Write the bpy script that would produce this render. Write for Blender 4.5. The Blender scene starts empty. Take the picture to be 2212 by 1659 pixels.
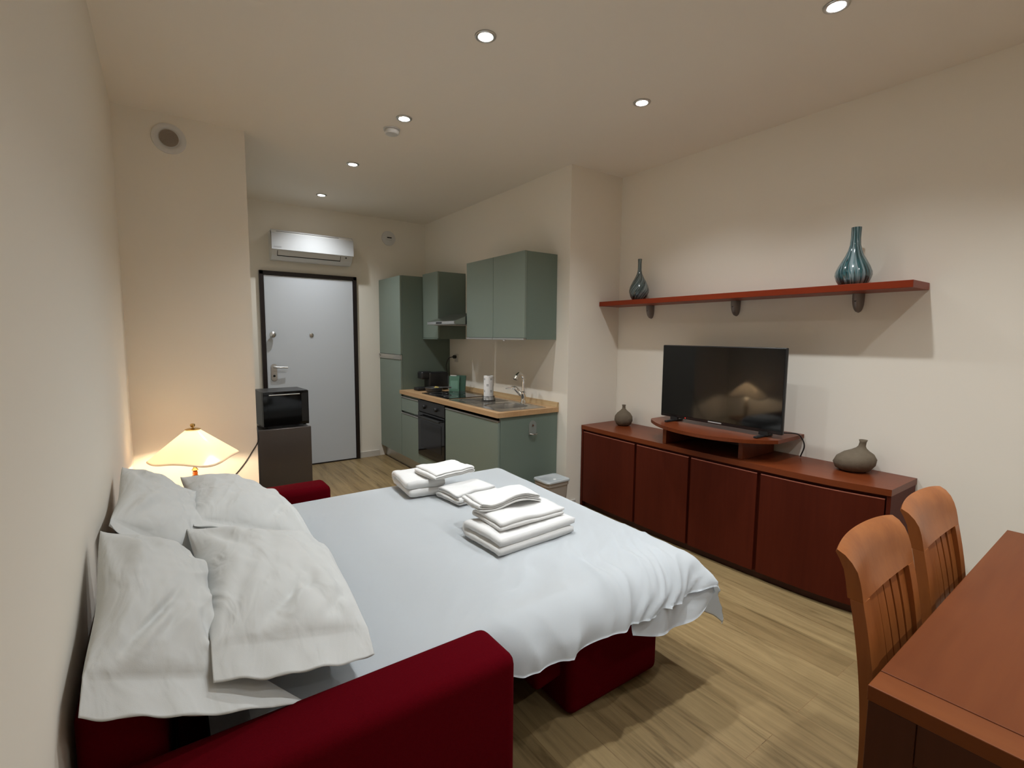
import bpy, bmesh, math, random
from mathutils import Vector, Matrix, noise
PI = math.pi
random.seed(4)
S = bpy.context.scene
COL = S.collection

# ------------------------------------------------------------------ camera
FPX, YAW, PITCH, ROLL = 1060.81, math.radians(-35.288), math.radians(-5.579), math.radians(0.472)
CAM = Vector((0.1947, 0.0, 1.4785))
F = Vector((-math.sin(YAW)*math.cos(PITCH), math.cos(YAW)*math.cos(PITCH), math.sin(PITCH)))
R0 = Vector((math.cos(YAW), math.sin(YAW), 0)); U0 = R0.cross(F)
R1 = R0*math.cos(ROLL)+U0*math.sin(ROLL); U1 = -R0*math.sin(ROLL)+U0*math.cos(ROLL)
cd = bpy.data.cameras.new('camera'); cam = bpy.data.objects.new('camera', cd); COL.objects.link(cam)
cd.sensor_width = 36; cd.lens = FPX/2212*36; cd.clip_start = 0.03
cam.matrix_world = Matrix(((R1.x,U1.x,-F.x,CAM.x),(R1.y,U1.y,-F.y,CAM.y),(R1.z,U1.z,-F.z,CAM.z),(0,0,0,1)))
S.camera = cam

# ------------------------------------------------------------------ world, exposure, lamp settings
w = bpy.data.worlds.new('world'); S.world = w; w.use_nodes = True
w.node_tree.nodes['Background'].inputs[0].default_value = (0.02,0.02,0.022,1)
w.node_tree.nodes['Background'].inputs[1].default_value = 0.3
vs = S.view_settings
vs.view_transform = 'Standard'; vs.look = 'None'; vs.gamma = 1; vs.use_curve_mapping = False
vs.exposure = 0.13
S.cycles.max_bounces = 14; S.cycles.diffuse_bounces = 8; S.cycles.glossy_bounces = 6
S.cycles.sample_clamp_indirect = 6; S.cycles.caustics_reflective = False; S.cycles.caustics_refractive = False
S.cycles.use_denoising = True
LAMP_W, LAMP_COL = 39.0, (0.96, 1.0, 1.02)
TABLE_LAMP_W, TABLE_LAMP_COL = 25.0, (1.0, 0.76, 0.50)
H = 2.858; XW = 3.535; XK = 2.943; YD = 5.80; YP = 3.93; XP = 0.715; YR = 3.075; YF = -2.3
DOWNLIGHTS = [(1.5,-0.03),(1.49,1.01),(1.48,2.05),(1.52,3.09),(1.52,4.135),(1.545,5.21),(2.56,-0.03),(2.55,1.013),(2.57,2.052),(1.5,-1.07),(2.56,-1.07)]  # rearmost pair is unseen, added to raise the ambient fill

# ------------------------------------------------------------------ materials
def srgb(r,g,b):
    f = lambda c: (c/12.92 if c <= .04045 else ((c+.055)/1.055)**2.4)
    return (f(r/255), f(g/255), f(b/255), 1)
def mat(name, col, rough=.5, metal=0, spec=.5, bump=0, bscale=200, emit=None, estr=0, coat=0, sheen=0, mix=None, mscale=6):
    m = bpy.data.materials.new(name); m.use_nodes = True; n = m.node_tree.nodes; l = m.node_tree.links
    b = n['Principled BSDF']; b.inputs['Base Color'].default_value = (*col[:3],1); b.inputs['Roughness'].default_value = rough
    b.inputs['Metallic'].default_value = metal; b.inputs['Specular IOR Level'].default_value = spec
    b.inputs['Coat Weight'].default_value = coat; b.inputs['Coat Roughness'].default_value = .15
    if sheen: b.inputs['Sheen Weight'].default_value = sheen; b.inputs['Sheen Roughness'].default_value = .6
    tc = n.new('ShaderNodeTexCoord')
    if bump:
        t = n.new('ShaderNodeTexNoise'); t.inputs['Scale'].default_value = bscale; t.inputs['Detail'].default_value = 4
        l.new(tc.outputs['Object'], t.inputs['Vector'])
        bp = n.new('ShaderNodeBump'); bp.inputs['Strength'].default_value = bump; bp.inputs['Distance'].default_value = .002
        l.new(t.outputs['Fac'], bp.inputs['Height']); l.new(bp.outputs['Normal'], b.inputs['Normal'])
    if mix:
        t = n.new('ShaderNodeTexNoise'); t.inputs['Scale'].default_value = mscale; t.inputs['Detail'].default_value = 3
        l.new(tc.outputs['Object'], t.inputs['Vector'])
        r = n.new('ShaderNodeMix'); r.data_type = 'RGBA'; r.inputs[6].default_value = (*col[:3],1); r.inputs[7].default_value = (*mix[:3],1)
        l.new(t.outputs['Fac'], r.inputs[0]); l.new(r.outputs[2], b.inputs['Base Color'])
    if emit:
        b.inputs['Emission Color'].default_value = (*emit[:3],1); b.inputs['Emission Strength'].default_value = estr
    return m
def wood(name, c1, c2, axis='Y', rough=.35, coat=.15, fine=9, spec=.22):
    m = mat(name, c1, rough, coat=coat, spec=spec); n = m.node_tree.nodes; l = m.node_tree.links; b = n['Principled BSDF']
    tc = [x for x in n if x.type == 'TEX_COORD'][0]
    mp = n.new('ShaderNodeMapping'); sc = [fine, fine, fine]; sc['XYZ'.index(axis)] = fine*.07; mp.inputs['Scale'].default_value = sc
    l.new(tc.outputs['Object'], mp.inputs['Vector'])
    t = n.new('ShaderNodeTexNoise'); t.inputs['Scale'].default_value = 1; t.inputs['Detail'].default_value = 7; t.inputs['Roughness'].default_value = .62; t.inputs['Distortion'].default_value = .6
    l.new(mp.outputs[0], t.inputs['Vector'])
    t2 = n.new('ShaderNodeTexNoise'); t2.inputs['Scale'].default_value = 9; t2.inputs['Detail'].default_value = 3
    l.new(mp.outputs[0], t2.inputs['Vector'])
    ad = n.new('ShaderNodeMath'); ad.operation = 'MULTIPLY_ADD'; ad.inputs[1].default_value = .35; l.new(t2.outputs[0], ad.inputs[0]); l.new(t.outputs[0], ad.inputs[2])
    cr = n.new('ShaderNodeValToRGB'); cr.color_ramp.elements[0].position = .42; cr.color_ramp.elements[1].position = .88
    cr.color_ramp.elements[0].color = (*c2[:3],1); cr.color_ramp.elements[1].color = (*c1[:3],1)
    l.new(ad.outputs[0], cr.inputs[0]); l.new(cr.outputs[0], b.inputs['Base Color'])
    return m
def floor_mat():
    m = mat('oak_laminate', (.4,.28,.15), .42, spec=.4); n = m.node_tree.nodes; l = m.node_tree.links; b = n['Principled BSDF']
    tc = [x for x in n if x.type == 'TEX_COORD'][0]
    mp = n.new('ShaderNodeMapping'); mp.inputs['Rotation'].default_value = (0,0,PI/2); mp.inputs['Location'].default_value = (.37,.05,0)
    l.new(tc.outputs['Object'], mp.inputs['Vector'])
    br = n.new('ShaderNodeTexBrick'); br.inputs['Scale'].default_value = 1; br.inputs['Brick Width'].default_value = 1.22; br.inputs['Row Height'].default_value = .185
    br.inputs['Mortar Size'].default_value = .0012; br.inputs['Mortar Smooth'].default_value = .1; br.offset = .37; br.inputs['Bias'].default_value = 0
    br.inputs['Color1'].default_value = (.27,.195,.10,1); br.inputs['Color2'].default_value = (.215,.15,.074,1); br.inputs['Mortar'].default_value = (.2,.125,.06,1)
    l.new(mp.outputs[0], br.inputs['Vector'])
    m2 = n.new('ShaderNodeMapping'); m2.inputs['Scale'].default_value = (14,.9,1); l.new(tc.outputs['Object'], m2.inputs['Vector'])
    ad = n.new('ShaderNodeVectorMath'); ad.operation = 'MULTIPLY_ADD'; ad.inputs[1].default_value = (7,7,7); l.new(br.outputs['Color'], ad.inputs[0]); l.new(m2.outputs[0], ad.inputs[2])
    t = n.new('ShaderNodeTexNoise'); t.inputs['Scale'].default_value = 1.4; t.inputs['Detail'].default_value = 8; t.inputs['Roughness'].default_value = .68; t.inputs['Distortion'].default_value = .9
    l.new(ad.outputs[0], t.inputs['Vector'])
    cr = n.new('ShaderNodeValToRGB'); e = cr.color_ramp.elements; e[0].position = .3; e[0].color = (.42,.38,.3,1); e[1].position = .62; e[1].color = (1.12,1.1,1.02,1)
    x = cr.color_ramp.elements.new(.45); x.color = (.85,.82,.74,1)
    l.new(t.outputs[0], cr.inputs[0])
    mx = n.new('ShaderNodeMix'); mx.data_type = 'RGBA'; mx.blend_type = 'MULTIPLY'; mx.inputs[0].default_value = 1
    l.new(br.outputs['Color'], mx.inputs[6]); l.new(cr.outputs[0], mx.inputs[7]); l.new(mx.outputs[2], b.inputs['Base Color'])
    return m
def stripe_glaze(name, twist, dark, mid, light):
    m = mat(name, mid, .08, spec=.6, coat=.6); n = m.node_tree.nodes; l = m.node_tree.links; b = n['Principled BSDF']
    tc = [x for x in n if x.type == 'TEX_COORD'][0]; sp = n.new('ShaderNodeSeparateXYZ'); l.new(tc.outputs['Object'], sp.inputs[0])
    at = n.new('ShaderNodeMath'); at.operation = 'ARCTAN2'; l.new(sp.outputs[1], at.inputs[0]); l.new(sp.outputs[0], at.inputs[1])
    tw = n.new('ShaderNodeMath'); tw.operation = 'MULTIPLY_ADD'; tw.inputs[1].default_value = twist; l.new(sp.outputs[2], tw.inputs[0]); l.new(at.outputs[0], tw.inputs[2])
    cs = n.new('ShaderNodeMath'); cs.operation = 'COSINE'; sn = n.new('ShaderNodeMath'); sn.operation = 'SINE'
    l.new(tw.outputs[0], cs.inputs[0]); l.new(tw.outputs[0], sn.inputs[0])
    cb = n.new('ShaderNodeCombineXYZ'); l.new(cs.outputs[0], cb.inputs[0]); l.new(sn.outputs[0], cb.inputs[1]); l.new(sp.outputs[2], cb.inputs[2])
    mp = n.new('ShaderNodeMapping'); mp.inputs['Scale'].default_value = (4.2,4.2,3); l.new(cb.outputs[0], mp.inputs['Vector'])
    t = n.new('ShaderNodeTexNoise'); t.inputs['Scale'].default_value = 1; t.inputs['Detail'].default_value = 2; l.new(mp.outputs[0], t.inputs['Vector'])
    cr = n.new('ShaderNodeValToRGB'); e = cr.color_ramp.elements; e[0].position = .4; e[0].color = (*dark,1); e[1].position = .62; e[1].color = (*light,1)
    for p_, c_ in ((.46,mid),(.49,dark),(.53,light),(.56,mid)):
        q = e.new(p_); q.color = (*c_,1)
    l.new(t.outputs[0], cr.inputs[0]); l.new(cr.outputs[0], b.inputs['Base Color'])
    return m

PAINT = (.83,.785,.70)
M = dict(
 wall = mat('cream_wall_paint', PAINT, .85, spec=.2, bump=.05, bscale=90),
 ceil = mat('cream_ceiling_paint', (.84,.795,.72), .9, spec=.1, bump=.04, bscale=90),
 skirt = mat('white_skirting', (.6,.57,.52), .5),
 floor = floor_mat(),
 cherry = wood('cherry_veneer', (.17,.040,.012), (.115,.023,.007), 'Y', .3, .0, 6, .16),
 cherryv = wood('cherry_veneer_upright_shaded', (.085,.014,.006), (.06,.009,.004), 'Z', .5, 0, 6, .1),  # same cherry, weaker light on upright faces put into the colour
 lip = mat('edge_highlight', (.34,.11,.07), .3, spec=.5),  # lighter than the doors: the highlight on their top edges is painted
 tablew = wood('table_veneer', (.135,.038,.011), (.10,.024,.007), 'X', .42, 0, 5, .12),
 tablee = wood('table_edge', (.17,.050,.013), (.13,.034,.009), 'Y', .42, 0, 6, .14),
 tablel = wood('table_frame_shaded_veneer', (.075,.02,.007), (.05,.012,.004), 'Z', .45, 0, 6),  # darker copy of the table wood, shade on legs and aprons painted in
 chairw = wood('chair_beech', (.30,.10,.026), (.21,.062,.015), 'Z', .36, .15, 10),
 inlay = mat('dark_inlay', (.06,.015,.008), .6),
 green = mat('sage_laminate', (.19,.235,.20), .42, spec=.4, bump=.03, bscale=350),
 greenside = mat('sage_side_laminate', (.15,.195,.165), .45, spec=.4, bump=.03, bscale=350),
 alu = mat('brushed_aluminium', (.62,.62,.61), .32, 1),
 chrome = mat('chrome', (.8,.8,.8), .07, 1),
 steel = mat('stainless_steel', (.55,.54,.52), .25, 1, bump=.03, bscale=300),
 oak = wood('oak_worktop', (.50,.32,.17), (.38,.22,.105), 'Y', .42, .05, 8),
 oakup = wood('speckled_upstand', (.55,.40,.22), (.36,.23,.11), 'Y', .5, 0, 22),
 blackg = mat('black_glass', (.006,.006,.007), .05, spec=.6),
 screen = mat('television_screen', (.004,.004,.004), .06, spec=.32),
 blackp = mat('black_plastic', (.012,.012,.013), .35),
 blackm = mat('matte_black_plastic', (.008,.008,.009), .55),
 greyglass = mat('oven_window_glass', (.014,.014,.016), .12, spec=.35),
 fridge = mat('anthracite_steel', (.085,.07,.062), .33, .35),
 doorw = mat('grey_white_door', (.58,.61,.65), .45, spec=.4),
 doorf = mat('dark_brown_frame', (.012,.007,.007), .35),
 whitep = mat('white_plastic', (.66,.66,.65), .35),
 acp = mat('satin_white_plastic', (.50,.51,.52), .3),
 opener = mat('grey_green_enamel', (.22,.24,.22), .4),
 greyp = mat('grey_plastic', (.42,.42,.42), .5),
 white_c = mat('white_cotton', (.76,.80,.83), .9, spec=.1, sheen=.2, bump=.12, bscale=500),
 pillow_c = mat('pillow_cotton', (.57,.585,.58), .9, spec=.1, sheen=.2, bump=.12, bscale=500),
 towel = mat('terry_cloth', (.73,.73,.72), 1, spec=.05, sheen=.4, bump=1.0, bscale=420),
 red = mat('red_felt_fabric', (.085,.001,.004), .95, spec=.03, sheen=0, bump=.5, bscale=500, mix=(.065,.0006,.003), mscale=160),
 redseat = mat('red_seat_vinyl', (.50,.045,.025), .55),
 greyf = mat('grey_ticking', (.13,.125,.115), .95, spec=.1, bump=.4, bscale=300),
 stone = mat('grey_brown_ceramic', (.17,.135,.095), .85, spec=.2, bump=1.0, bscale=55, mix=(.12,.095,.068), mscale=30),
 brass = mat('polished_brass', (.60,.42,.16), .22, 1),
 amber = mat('amber_glass', (.62,.16,.02), .12, spec=.6, coat=.5),
 bracket = mat('pewter_metal', (.22,.19,.18), .4, .7),
 ledm = mat('lamp_glow', (1,1,1), .5, emit=(1,.97,.93), estr=60),
 bulb = mat('warm_bulb_glass', (1,1,1), .5, emit=(1,.72,.4), estr=25),
 redled = mat('red_standby_led', (.5,0,0), .5, emit=(1,.05,.02), estr=1.5),
 paper = mat('kitchen_paper', (.80,.80,.80), .95), ink = mat('dark_grey_print', (.05,.05,.06), .9),
 cardg = mat('green_card', (.10,.23,.16), .5), cardd = mat('dark_green_card', (.03,.09,.06), .5),
 china = mat('white_china', (.75,.75,.73), .25),
 yellow = mat('yellow_packet', (.75,.62,.2), .5), dish = mat('dark_grey_dish', (.06,.06,.058), .45),
 lidp = mat('translucent_lid_plastic', (.42,.45,.46), .35), bodyp = mat('taupe_bin_plastic', (.34,.30,.26), .5),
 grille = mat('vent_grille_grey', (.34,.29,.24), .6), tablet = wood('side_table_wood', (.3,.12,.05), (.2,.08,.03), 'X'),
 vaseA = stripe_glaze('twisted_glaze', -9, (.012,.02,.022), (.05,.09,.095), (.20,.24,.24)),
 vaseB = stripe_glaze('striped_glaze', 1.5, (.010,.03,.035), (.035,.13,.15), (.24,.33,.36)),
)
def shade_mat():
    m = bpy.data.materials.new('opal_glass_shade'); m.use_nodes = True; n = m.node_tree.nodes; l = m.node_tree.links; n.clear()
    o = n.new('ShaderNodeOutputMaterial'); d = n.new('ShaderNodeBsdfDiffuse'); t = n.new('ShaderNodeBsdfTranslucent'); g = n.new('ShaderNodeBsdfGlossy')
    d.inputs[0].default_value = (.85,.80,.72,1); t.inputs[0].default_value = (.95,.88,.76,1); g.inputs['Roughness'].default_value = .15
    a = n.new('ShaderNodeMixShader'); a.inputs[0].default_value = .6; l.new(d.outputs[0], a.inputs[1]); l.new(t.outputs[0], a.inputs[2])
    b = n.new('ShaderNodeMixShader'); b.inputs[0].default_value = .04; l.new(a.outputs[0], b.inputs[1]); l.new(g.outputs[0], b.inputs[2]); l.new(b.outputs[0], o.inputs[0])
    return m
M['shade'] = shade_mat()
def add_wrinkles(m, scale, dist, stretch=(1,1,1), rot=(0,0,0)):
    n = m.node_tree.nodes; l = m.node_tree.links; b = n['Principled BSDF']; tc = [x for x in n if x.type == 'TEX_COORD'][0]; old = [x for x in n if x.type == 'BUMP'][0]
    mp = n.new('ShaderNodeMapping'); mp.inputs['Scale'].default_value = stretch; mp.inputs['Rotation'].default_value = rot; l.new(tc.outputs['Object'], mp.inputs['Vector'])
    t = n.new('ShaderNodeTexNoise'); t.inputs['Scale'].default_value = scale; t.inputs['Detail'].default_value = 2.5; t.inputs['Distortion'].default_value = .7; l.new(mp.outputs[0], t.inputs['Vector'])
    a = n.new('ShaderNodeMath'); a.operation = 'SUBTRACT'; a.inputs[1].default_value = .5; l.new(t.outputs[0], a.inputs[0])
    c = n.new('ShaderNodeMath'); c.operation = 'ABSOLUTE'; l.new(a.outputs[0], c.inputs[0])
    d = n.new('ShaderNodeMath'); d.operation = 'POWER'; d.inputs[1].default_value = 1.7; l.new(c.outputs[0], d.inputs[0])
    bp = n.new('ShaderNodeBump'); bp.inputs['Strength'].default_value = .6; bp.inputs['Distance'].default_value = dist
    l.new(d.outputs[0], bp.inputs['Height']); l.new(old.outputs['Normal'], bp.inputs['Normal']); l.new(bp.outputs['Normal'], b.inputs['Normal'])
add_wrinkles(M['pillow_c'], 6.5, .10, (1.6,.8,1), (0,0,.6))
add_wrinkles(M['white_c'], 4.0, .03, (1,1,1))

# ------------------------------------------------------------------ object helpers (geometry is given in world space unless local=True)
ROOTM = {}
def thing(name, label, cat, loc=(0,0,0), rotz=0, group=None, kind=None):
    o = bpy.data.objects.new(name, None); COL.objects.link(o); o.empty_display_size = .05
    o.location = loc; o.rotation_euler = (0,0,rotz)
    ROOTM[o.name] = Matrix.Translation(loc) @ Matrix.Rotation(rotz,4,'Z')
    tag(o, label, cat, group, kind); return o
def tag(o, label=None, cat=None, group=None, kind=None):
    if label: o['label'] = label
    if cat: o['category'] = cat
    if group: o['group'] = group
    if kind: o['kind'] = kind
    return o
def obj(name, bm, m, parent=None, local=False, smooth=False, origin=None, auto=False, label=None):
    me = bpy.data.meshes.new(name)
    P = ROOTM.get(parent.name, Matrix()) if parent else Matrix()
    off = Matrix()
    if parent is None and origin is not None:
        off = Matrix.Translation(origin); bm.transform(off.inverted())
    elif parent is not None and not local:
        bm.transform(P.inverted())
    bmesh.ops.recalc_face_normals(bm, faces=bm.faces)
    bm.to_mesh(me); bm.free()
    ms = m if isinstance(m, (list,tuple)) else [m]
    for x in ms: me.materials.append(x)
    if smooth:
        for p in me.polygons: p.use_smooth = True
    o = bpy.data.objects.new(name, me); COL.objects.link(o)
    if parent: o.parent = parent; ROOTM[o.name] = P
    elif origin is not None: o.location = origin; ROOTM[o.name] = off
    else: ROOTM[o.name] = Matrix()
    if smooth and auto:
        me.set_sharp_from_angle(angle=math.radians(auto if auto is not True else 40))
    if label: o['label'] = label
    return o
def addbox(bm, x0,x1,y0,y1,z0,z1, bev=0, seg=2, mat4=None):
    b = bmesh.new()
    bmesh.ops.create_cube(b, size=1)
    b.transform(Matrix.Translation(((x0+x1)/2,(y0+y1)/2,(z0+z1)/2)) @ Matrix.Diagonal((x1-x0,y1-y0,z1-z0,1)))
    if bev: bmesh.ops.bevel(b, geom=b.edges[:]+b.verts[:], offset=bev, segments=seg, affect='EDGES', profile=.5)
    if mat4 is not None: b.transform(mat4)
    merge(bm, b); return bm
def merge(bm, b):
    t = bpy.data.meshes.new('t'); b.to_mesh(t); b.free(); bm.from_mesh(t); bpy.data.meshes.remove(t)
def box(name, x0,x1,y0,y1,z0,z1, m, parent=None, bev=.0015, seg=2, **k):
    bm = bmesh.new(); addbox(bm, x0,x1,y0,y1,z0,z1, bev, seg); return obj(name, bm, m, parent, smooth=seg>2, auto=seg>2, **k)
def boxes(name, L, m, parent=None, bev=.0015, **k):
    bm = bmesh.new()
    for b in L: addbox(bm, *b, bev)
    return obj(name, bm, m, parent, **k)
def addlathe(bm, prof, c, seg=32, axis='Z', closed=False, rfun=None):
    rings = []
    for (r,h) in prof:
        ring = []
        for i in range(seg):
            a = 2*PI*i/seg; rr = r*(rfun(a,h) if rfun else 1)
            p = (rr*math.cos(a), rr*math.sin(a), h)
            if axis == 'Y': p = (p[0], p[2], p[1])
            if axis == 'X': p = (p[2], p[0], p[1])
            ring.append(bm.verts.new((p[0]+c[0], p[1]+c[1], p[2]+c[2])))
        rings.append(ring)
    for a,b in zip(rings, rings[1:]):
        for i in range(seg): bm.faces.new((a[i],a[(i+1)%seg],b[(i+1)%seg],b[i]))
    if closed:
        a,b = rings[-1], rings[0]
        for i in range(seg): bm.faces.new((a[i],a[(i+1)%seg],b[(i+1)%seg],b[i]))
    else:
        bm.faces.new(rings[0][::-1]); bm.faces.new(rings[-1])
    return bm
def lathe(name, prof, c, m, parent=None, seg=32, axis='Z', auto=40, **k):
    bm = bmesh.new(); addlathe(bm, prof, c, seg, axis); return obj(name, bm, m, parent, smooth=True, auto=auto, **k)
def addtube(bm, pts, r, seg=10, caps=True):
    pts = [Vector(p) for p in pts]; rings = []; n = None
    for i,p in enumerate(pts):
        d = (pts[min(i+1,len(pts)-1)]-pts[max(i-1,0)]).normalized()
        if n is None:
            n = d.orthogonal().normalized()
        n = (n - d*n.dot(d)).normalized(); b = d.cross(n)
        rr = r[i] if isinstance(r,(list,tuple)) else r
        rings.append([bm.verts.new(p+n*rr*math.cos(2*PI*k/seg)+b*rr*math.sin(2*PI*k/seg)) for k in range(seg)])
    for a,b in zip(rings, rings[1:]):
        for i in range(seg): bm.faces.new((a[i],a[(i+1)%seg],b[(i+1)%seg],b[i]))
    if caps: bm.faces.new(rings[0][::-1]); bm.faces.new(rings[-1])
    return bm
def tube(name, pts, r, m, parent=None, seg=10, **k):
    bm = bmesh.new(); addtube(bm, pts, r, seg); return obj(name, bm, m, parent, smooth=True, auto=50, **k)
def spline(pts, n=8):
    P = [Vector(p) for p in pts]; P = [P[0]*2-P[1]] + P + [P[-1]*2-P[-2]]; out = []
    for i in range(1, len(P)-2):
        for k in range(n):
            t = k/n; a,b,c,d = P[i-1],P[i],P[i+1],P[i+2]
            out.append(.5*((2*b)+(c-a)*t+(2*a-5*b+4*c-d)*t*t+(-a+3*b-3*c+d)*t**3))
    out.append(P[-2]); return out
def addprism(bm, outline, ext, axis='Z'):
    # outline: 2D points, extruded from ext[0] to ext[1] along the axis
    def v(p,h):
        return {'Z':(p[0],p[1],h), 'Y':(p[0],h,p[1]), 'X':(h,p[0],p[1])}[axis]
    a = [bm.verts.new(v(p,ext[0])) for p in outline]; b = [bm.verts.new(v(p,ext[1])) for p in outline]
    n = len(a)
    for i in range(n): bm.faces.new((a[i],a[(i+1)%n],b[(i+1)%n],b[i]))
    bm.faces.new(a[::-1]); bm.faces.new(b); return bm
def prism(name, outline, ext, m, parent=None, axis='Z', bev=0, **k):
    bm = bmesh.new(); addprism(bm, outline, ext, axis)
    if bev: bmesh.ops.bevel(bm, geom=bm.edges[:], offset=bev, segments=2, affect='EDGES')
    return obj(name, bm, m, parent, **k)
def grid_mesh(bm, fn, nu, nv):
    V = [[bm.verts.new(fn(i/nu, j/nv)) for j in range(nv+1)] for i in range(nu+1)]
    for i in range(nu):
        for j in range(nv): bm.faces.new((V[i][j],V[i+1][j],V[i+1][j+1],V[i][j+1]))
    return V
def dup(root, loc, label, rotz=None, group=None):
    r = root.copy(); COL.objects.link(r); r.location = loc; r['label'] = label
    if rotz is not None: r.rotation_euler = (0,0,rotz)
    if group: r['group'] = group
    for ch in list(root.children):
        c = ch.copy(); COL.objects.link(c); c.parent = r
        for g in ch.children:
            d = g.copy(); COL.objects.link(d); d.parent = c
    return r
def text_bm(txt, size, mat4, ext=.0004):
    c = bpy.data.curves.new('t','FONT'); c.body = txt; c.size = size; c.extrude = ext; c.align_x = 'CENTER'; c.align_y = 'CENTER'
    o = bpy.data.objects.new('t', c); COL.objects.link(o); dg = bpy.context.evaluated_depsgraph_get()
    me = bpy.data.meshes.new_from_object(o.evaluated_get(dg)); bm = bmesh.new(); bm.from_mesh(me); bm.transform(mat4)
    bpy.data.objects.remove(o); bpy.data.curves.remove(c); bpy.data.meshes.remove(me); return bm
def nz(x,y,z=0,s=1): return noise.noise(Vector((x*s,y*s,z*s)))

# ------------------------------------------------------------------ room shell
def struct(name, L, m):
    bm = bmesh.new()
    for b in L: addbox(bm, *b)
    return tag(obj(name, bm, m), kind='structure')
T = .12
struct('floor', [(-T,XW+T,YF-T,YD+T,-.1,0)], M['floor'])
struct('ceiling', [(-T,XW+T,YF-T,YD+T,H,H+.1)], M['ceil'])
struct('wall_left', [(-T,0,YF-T,YP,0,H)], M['wall'])
struct('wall_pier', [(-T,XP,YP,YD,0,H)], M['wall'])
struct('wall_back', [(-T,XK+T,YD,YD+T,0,H)], M['wall'])
struct('wall_kitchen', [(XK,XW+T,YR,YD,0,H)], M['wall'])
struct('wall_right', [(XW,XW+T,YF,YR,0,H)], M['wall'])
struct('wall_front', [(-T,XW+T,YF-T,YF,0,H)], M['wall'])
struct('baseboard_back', [(2.058,2.30,YD-.012,YD,0,.07)], M['skirt'])
struct('baseboard_pier', [(.0,XP,YP-.012,YP,0,.07),(XP,XP+.012,YP-.012,YD,0,.07)], M['skirt'])
struct('baseboard_right', [(XW-.012,XW,YF,.86,0,.07)], M['skirt'])
struct('baseboard_left', [(0,.012,YF,YP-.012,0,.07)], M['skirt'])
struct('baseboard_kitchen', [(XK-.012,XK,YR,3.18,0,.07),(XK-.012,3.05,YR-.012,YR,0,.07)], M['skirt'])

# entrance door
d = obj('door_1', addbox(bmesh.new(), 1.082,2.012,YD-.022,YD-.001,.012,2.098,.003), M['doorw']); tag(d, kind='structure')
bm = bmesh.new()
addbox(bm, 1.038,1.078,YD-.035,YD-.0005,0,2.142,.003); addbox(bm, 2.016,2.056,YD-.035,YD-.0005,0,2.142,.003); addbox(bm, 1.04,2.054,YD-.035,YD-.0005,2.102,2.142,.003)
addbox(bm, 1.08,2.014,YD-.03,YD-.0005,.0005,.010)
obj('door_frame', bm, M['doorf'], d)
lathe('door_knob', [(.012,0),(.012,-.02),(.026,-.028),(.032,-.04),(.03,-.055),(.018,-.064),(.002,-.066)], (1.143,YD-.022,1.472), M['alu'], d, 24, 'Y')
lathe('peephole', [(.022,0),(.022,-.006),(.016,-.009),(.002,-.009)], (1.543,YD-.022,1.47), M['steel'], d, 24, 'Y')
pl = obj('handle_plate', addprism(bmesh.new(), [(1.148+.030*math.cos(a), 1.068+(.062 if math.sin(a)>=0 else -.062)+.030*math.sin(a)) for a in [k*2*PI/28+.001 for k in range(28)]], (YD-.031,YD-.022), 'Y'), M['alu'], d)
tube('lever', spline([(1.148,YD-.03,1.125),(1.148,YD-.062,1.125),(1.165,YD-.07,1.125),(1.22,YD-.07,1.122),(1.278,YD-.066,1.118)],6), .009, M['alu'], pl)
lathe('keyhole', [(.012,0),(.012,-.005),(.003,-.005)], (1.148,YD-.031,1.03), M['blackm'], pl, 16, 'Y')

# ------------------------------------------------------------------ ceiling downlights
GL = 'recessed downlights in the ceiling'
lab = {(1.48,2.05):'round recessed downlight nearest the camera over the white bed',
 (1.52,3.09):'round recessed downlight right beside the round smoke alarm',
 (1.52,4.135):'second farthest recessed downlight, between the entrance and the smoke alarm',
 (1.545,5.21):'farthest recessed downlight, in front of the air conditioner',
 (2.55,1.013):'recessed downlight cut by the top edge at upper right',
 (2.57,2.052):'recessed downlight on the shelf side, level with the two slim vases'}
first = None
for (x,y) in DOWNLIGHTS:
    vis = (x,y) in lab
    if first is None:
        t = thing('recessed_downlight','unseen recessed downlight out of view','ceiling light',(x,y,H),0,GL); first = t
        bm = bmesh.new(); addlathe(bm, [(.034,-.001),(.034,-.007),(.042,-.008),(.049,-.005),(.050,-.0005),(.035,-.0005)], (x,y,H), 32, closed=True)
        obj('trim_ring', bm, M['alu'], t, smooth=True)
        bm = bmesh.new(); addlathe(bm, [(.001,-.011),(.014,-.0105),(.025,-.008),(.0325,-.004),(.033,-.001)], (x,y,H), 24); obj('bulb', bm, M['ledm'], t, smooth=True)
    else:
        t = dup(first, (x,y,H), lab.get((x,y),'unseen recessed downlight out of view'))
    ld = bpy.data.lights.new('downlight_beam','SPOT'); ld.energy = LAMP_W*(.84 if x > 2 else 1.03); ld.color = LAMP_COL; ld.spot_size = math.radians(125); ld.spot_blend = 1.0; ld.shadow_soft_size = .028
    lo = bpy.data.objects.new('downlight_beam', ld); COL.objects.link(lo); lo.parent = t; lo.location = (0,0,-.014)

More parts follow.
